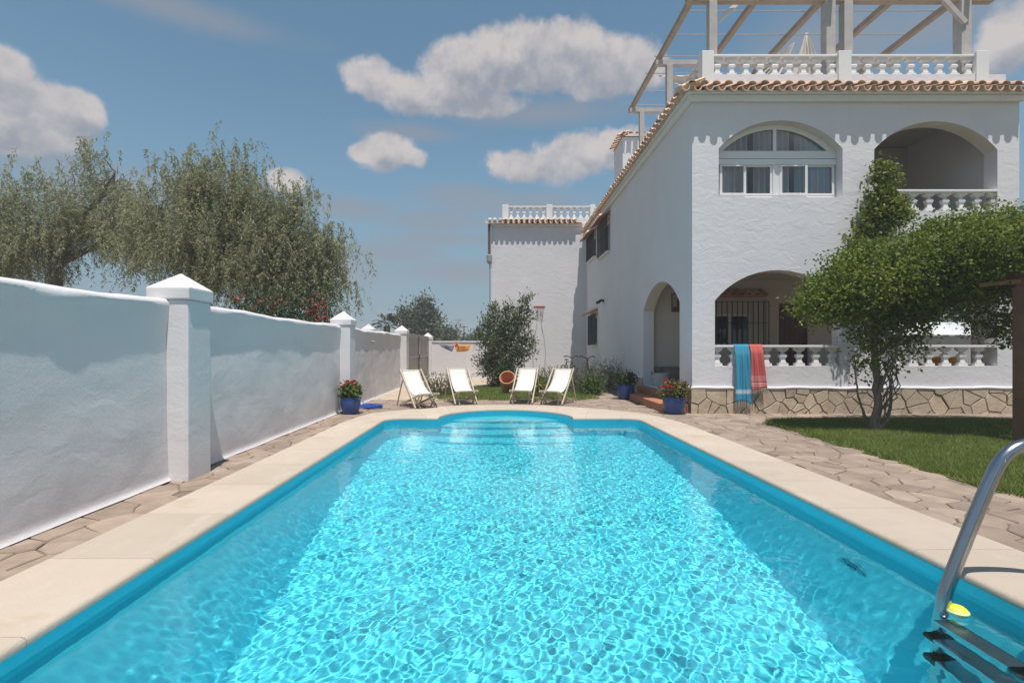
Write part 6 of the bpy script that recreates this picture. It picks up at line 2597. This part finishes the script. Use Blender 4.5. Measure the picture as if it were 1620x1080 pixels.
far_tree('round_tree', 'grey-green rounded tree standing alone beyond the gate', tbl([(668, 490, 18, 16, 0), (650, 510, 24, 18, 0), (680, 510, 16, 16, 0), (640, 494, 10, 8, 0), (690, 500, 8, 8, 0), (660, 522, 26, 12, 0), (672, 478, 12, 8, 0)], 48), 48, 660, 0.35, 520, 8, 0.30, 0.16, leaf_far, 0.35)
far_tree('dark_tree', 'dark green bushy tree between the gate and the pylon', tbl([(700, 528, 14, 10, 0), (712, 532, 12, 8, 0), (690, 532, 12, 10, 0)], 55), 55, 700, 0.3, 260, 8, 0.32, 0.2, leaf_far2, 0.35)
far_tree('dark_tree', 'low green tree behind the laurel shrub at the end of the back wall', tbl([(748, 537, 10, 5, 0), (760, 538, 14, 6, 0), (738, 541, 8, 4, 0)], 70), 70, 750, 0.3, 180, 8, 0.4, 0.25, leaf_far2, 0.4)
far_tree('green_bush', 'yellow green bush just beyond the back wall', tbl([(712, 537, 12, 6, 0), (703, 540, 10, 5, 0)], 40), 40, 708, 0.1, 120, 8, 0.22, 0.1, leaf_far, 0.25)

# lattice pylon and a pole
py_ = thing('power_pylon', 'thin lattice power pylon far beyond the back wall', 'pylon', ((725 - VPX) / FPX * 120, 120, 0))
m_ = MB()
pxx = (725 - VPX) / FPX * 120
hp = EYE + (VPY - 504) / FPX * 120
for sx_ in (-1, 1):
    for sy_ in (-1, 1):
        m_.bar((pxx + sx_ * .7, 120 + sy_ * .7, 0), (pxx + sx_ * .3, 120 + sy_ * .3, hp), 0.12, 0.12)
for i in range(12):
    z0, z1 = hp * i / 12, hp * (i + 1) / 12
    w0, w1 = .7 - .4 * i / 12, .7 - .4 * (i + 1) / 12
    m_.bar((pxx - w0, 119.4, z0), (pxx + w1, 119.4, z1), 0.07, 0.07)
    m_.bar((pxx + w0, 119.4, z0), (pxx - w1, 119.4, z1), 0.07, 0.07)
m_.build('mast', mat('galvanised', (0.32, 0.34, 0.36), 0.6), py_)
m_ = MB()
for z in (hp - .4, hp - 1.3, hp - 2.2):
    m_.bar((pxx - 1.3, 120, z), (pxx + 1.3, 120, z), 0.14, 0.14)
m_.build('crossarm', MATS['grey_metal'], py_)
pl = thing('utility_pole', 'slim utility pole to the right of the lattice pylon', 'pole', ((734 - VPX) / FPX * 95, 95, 0))
m_ = MB()
m_.tube([((734 - VPX) / FPX * 95, 95, 0), ((734 - VPX) / FPX * 95, 95, EYE + (VPY - 515) / FPX * 95)], [0.2, 0.12], 7)
m_.build('shaft', bark_dark, pl)
m_ = MB()
m_.bar(((734 - VPX) / FPX * 95 - .7, 95, EYE + (VPY - 517) / FPX * 95), ((734 - VPX) / FPX * 95 + .7, 95, EYE + (VPY - 517) / FPX * 95), 0.12, 0.12)
m_.build('crossarm', bark_dark, pl)

# dark trees beyond the porch on the right, and a distant line of scrub
far_tree('garden_tree', 'dark leafy tree beyond the white lean-to at the right', tbl([(1500, 480, 60, 40, 0), (1580, 470, 70, 50, 0), (1440, 490, 50, 34, 0), (1660, 470, 70, 60, 0)], 22), 22, 1520, 0.25, 700, 9, 0.22, 0.11, leaf_far2, 0.35)
blobs = []
for i in range(90):
    a = -1.25 + 2.5 * i / 89
    d = random.uniform(170, 260)
    blobs.append(((d * math.sin(a), d * math.cos(a), 2.0), (random.uniform(5, 9), 5, random.uniform(1.2, 2.8))))
P, O = blob_points(blobs, 2600, 8, 0.9, 0.2)
n_ = len(P)
tl = link('treeline', leaf_mesh('treeline', P, rand_dirs(n_), O + rand_dirs(n_), 1.0, 0.7, leaf_far2))
tag(tl, 'distant line of low scrub along the horizon', 'treeline', kind='stuff')

# ------------------------------------------------------------------ the summer haze over the place
def build_haze():
    mb = MB()
    mb.box(-420, 420, -60, 420, -4.0, 14.0)
    m = bpy.data.materials.new('haze_air')
    m.use_nodes = True
    m.node_tree.nodes.clear()
    out = m.node_tree.nodes.new('ShaderNodeOutputMaterial')
    v = m.node_tree.nodes.new('ShaderNodeVolumePrincipled')
    v.inputs['Color'].default_value = (0.86, 0.9, 0.95, 1)
    v.inputs['Density'].default_value = 0.0022
    v.inputs['Anisotropy'].default_value = 0.0
    m.node_tree.links.new(v.outputs[0], out.inputs['Volume'])
    o = mb.build('haze', m)
    o['kind'] = 'stuff'


build_haze()
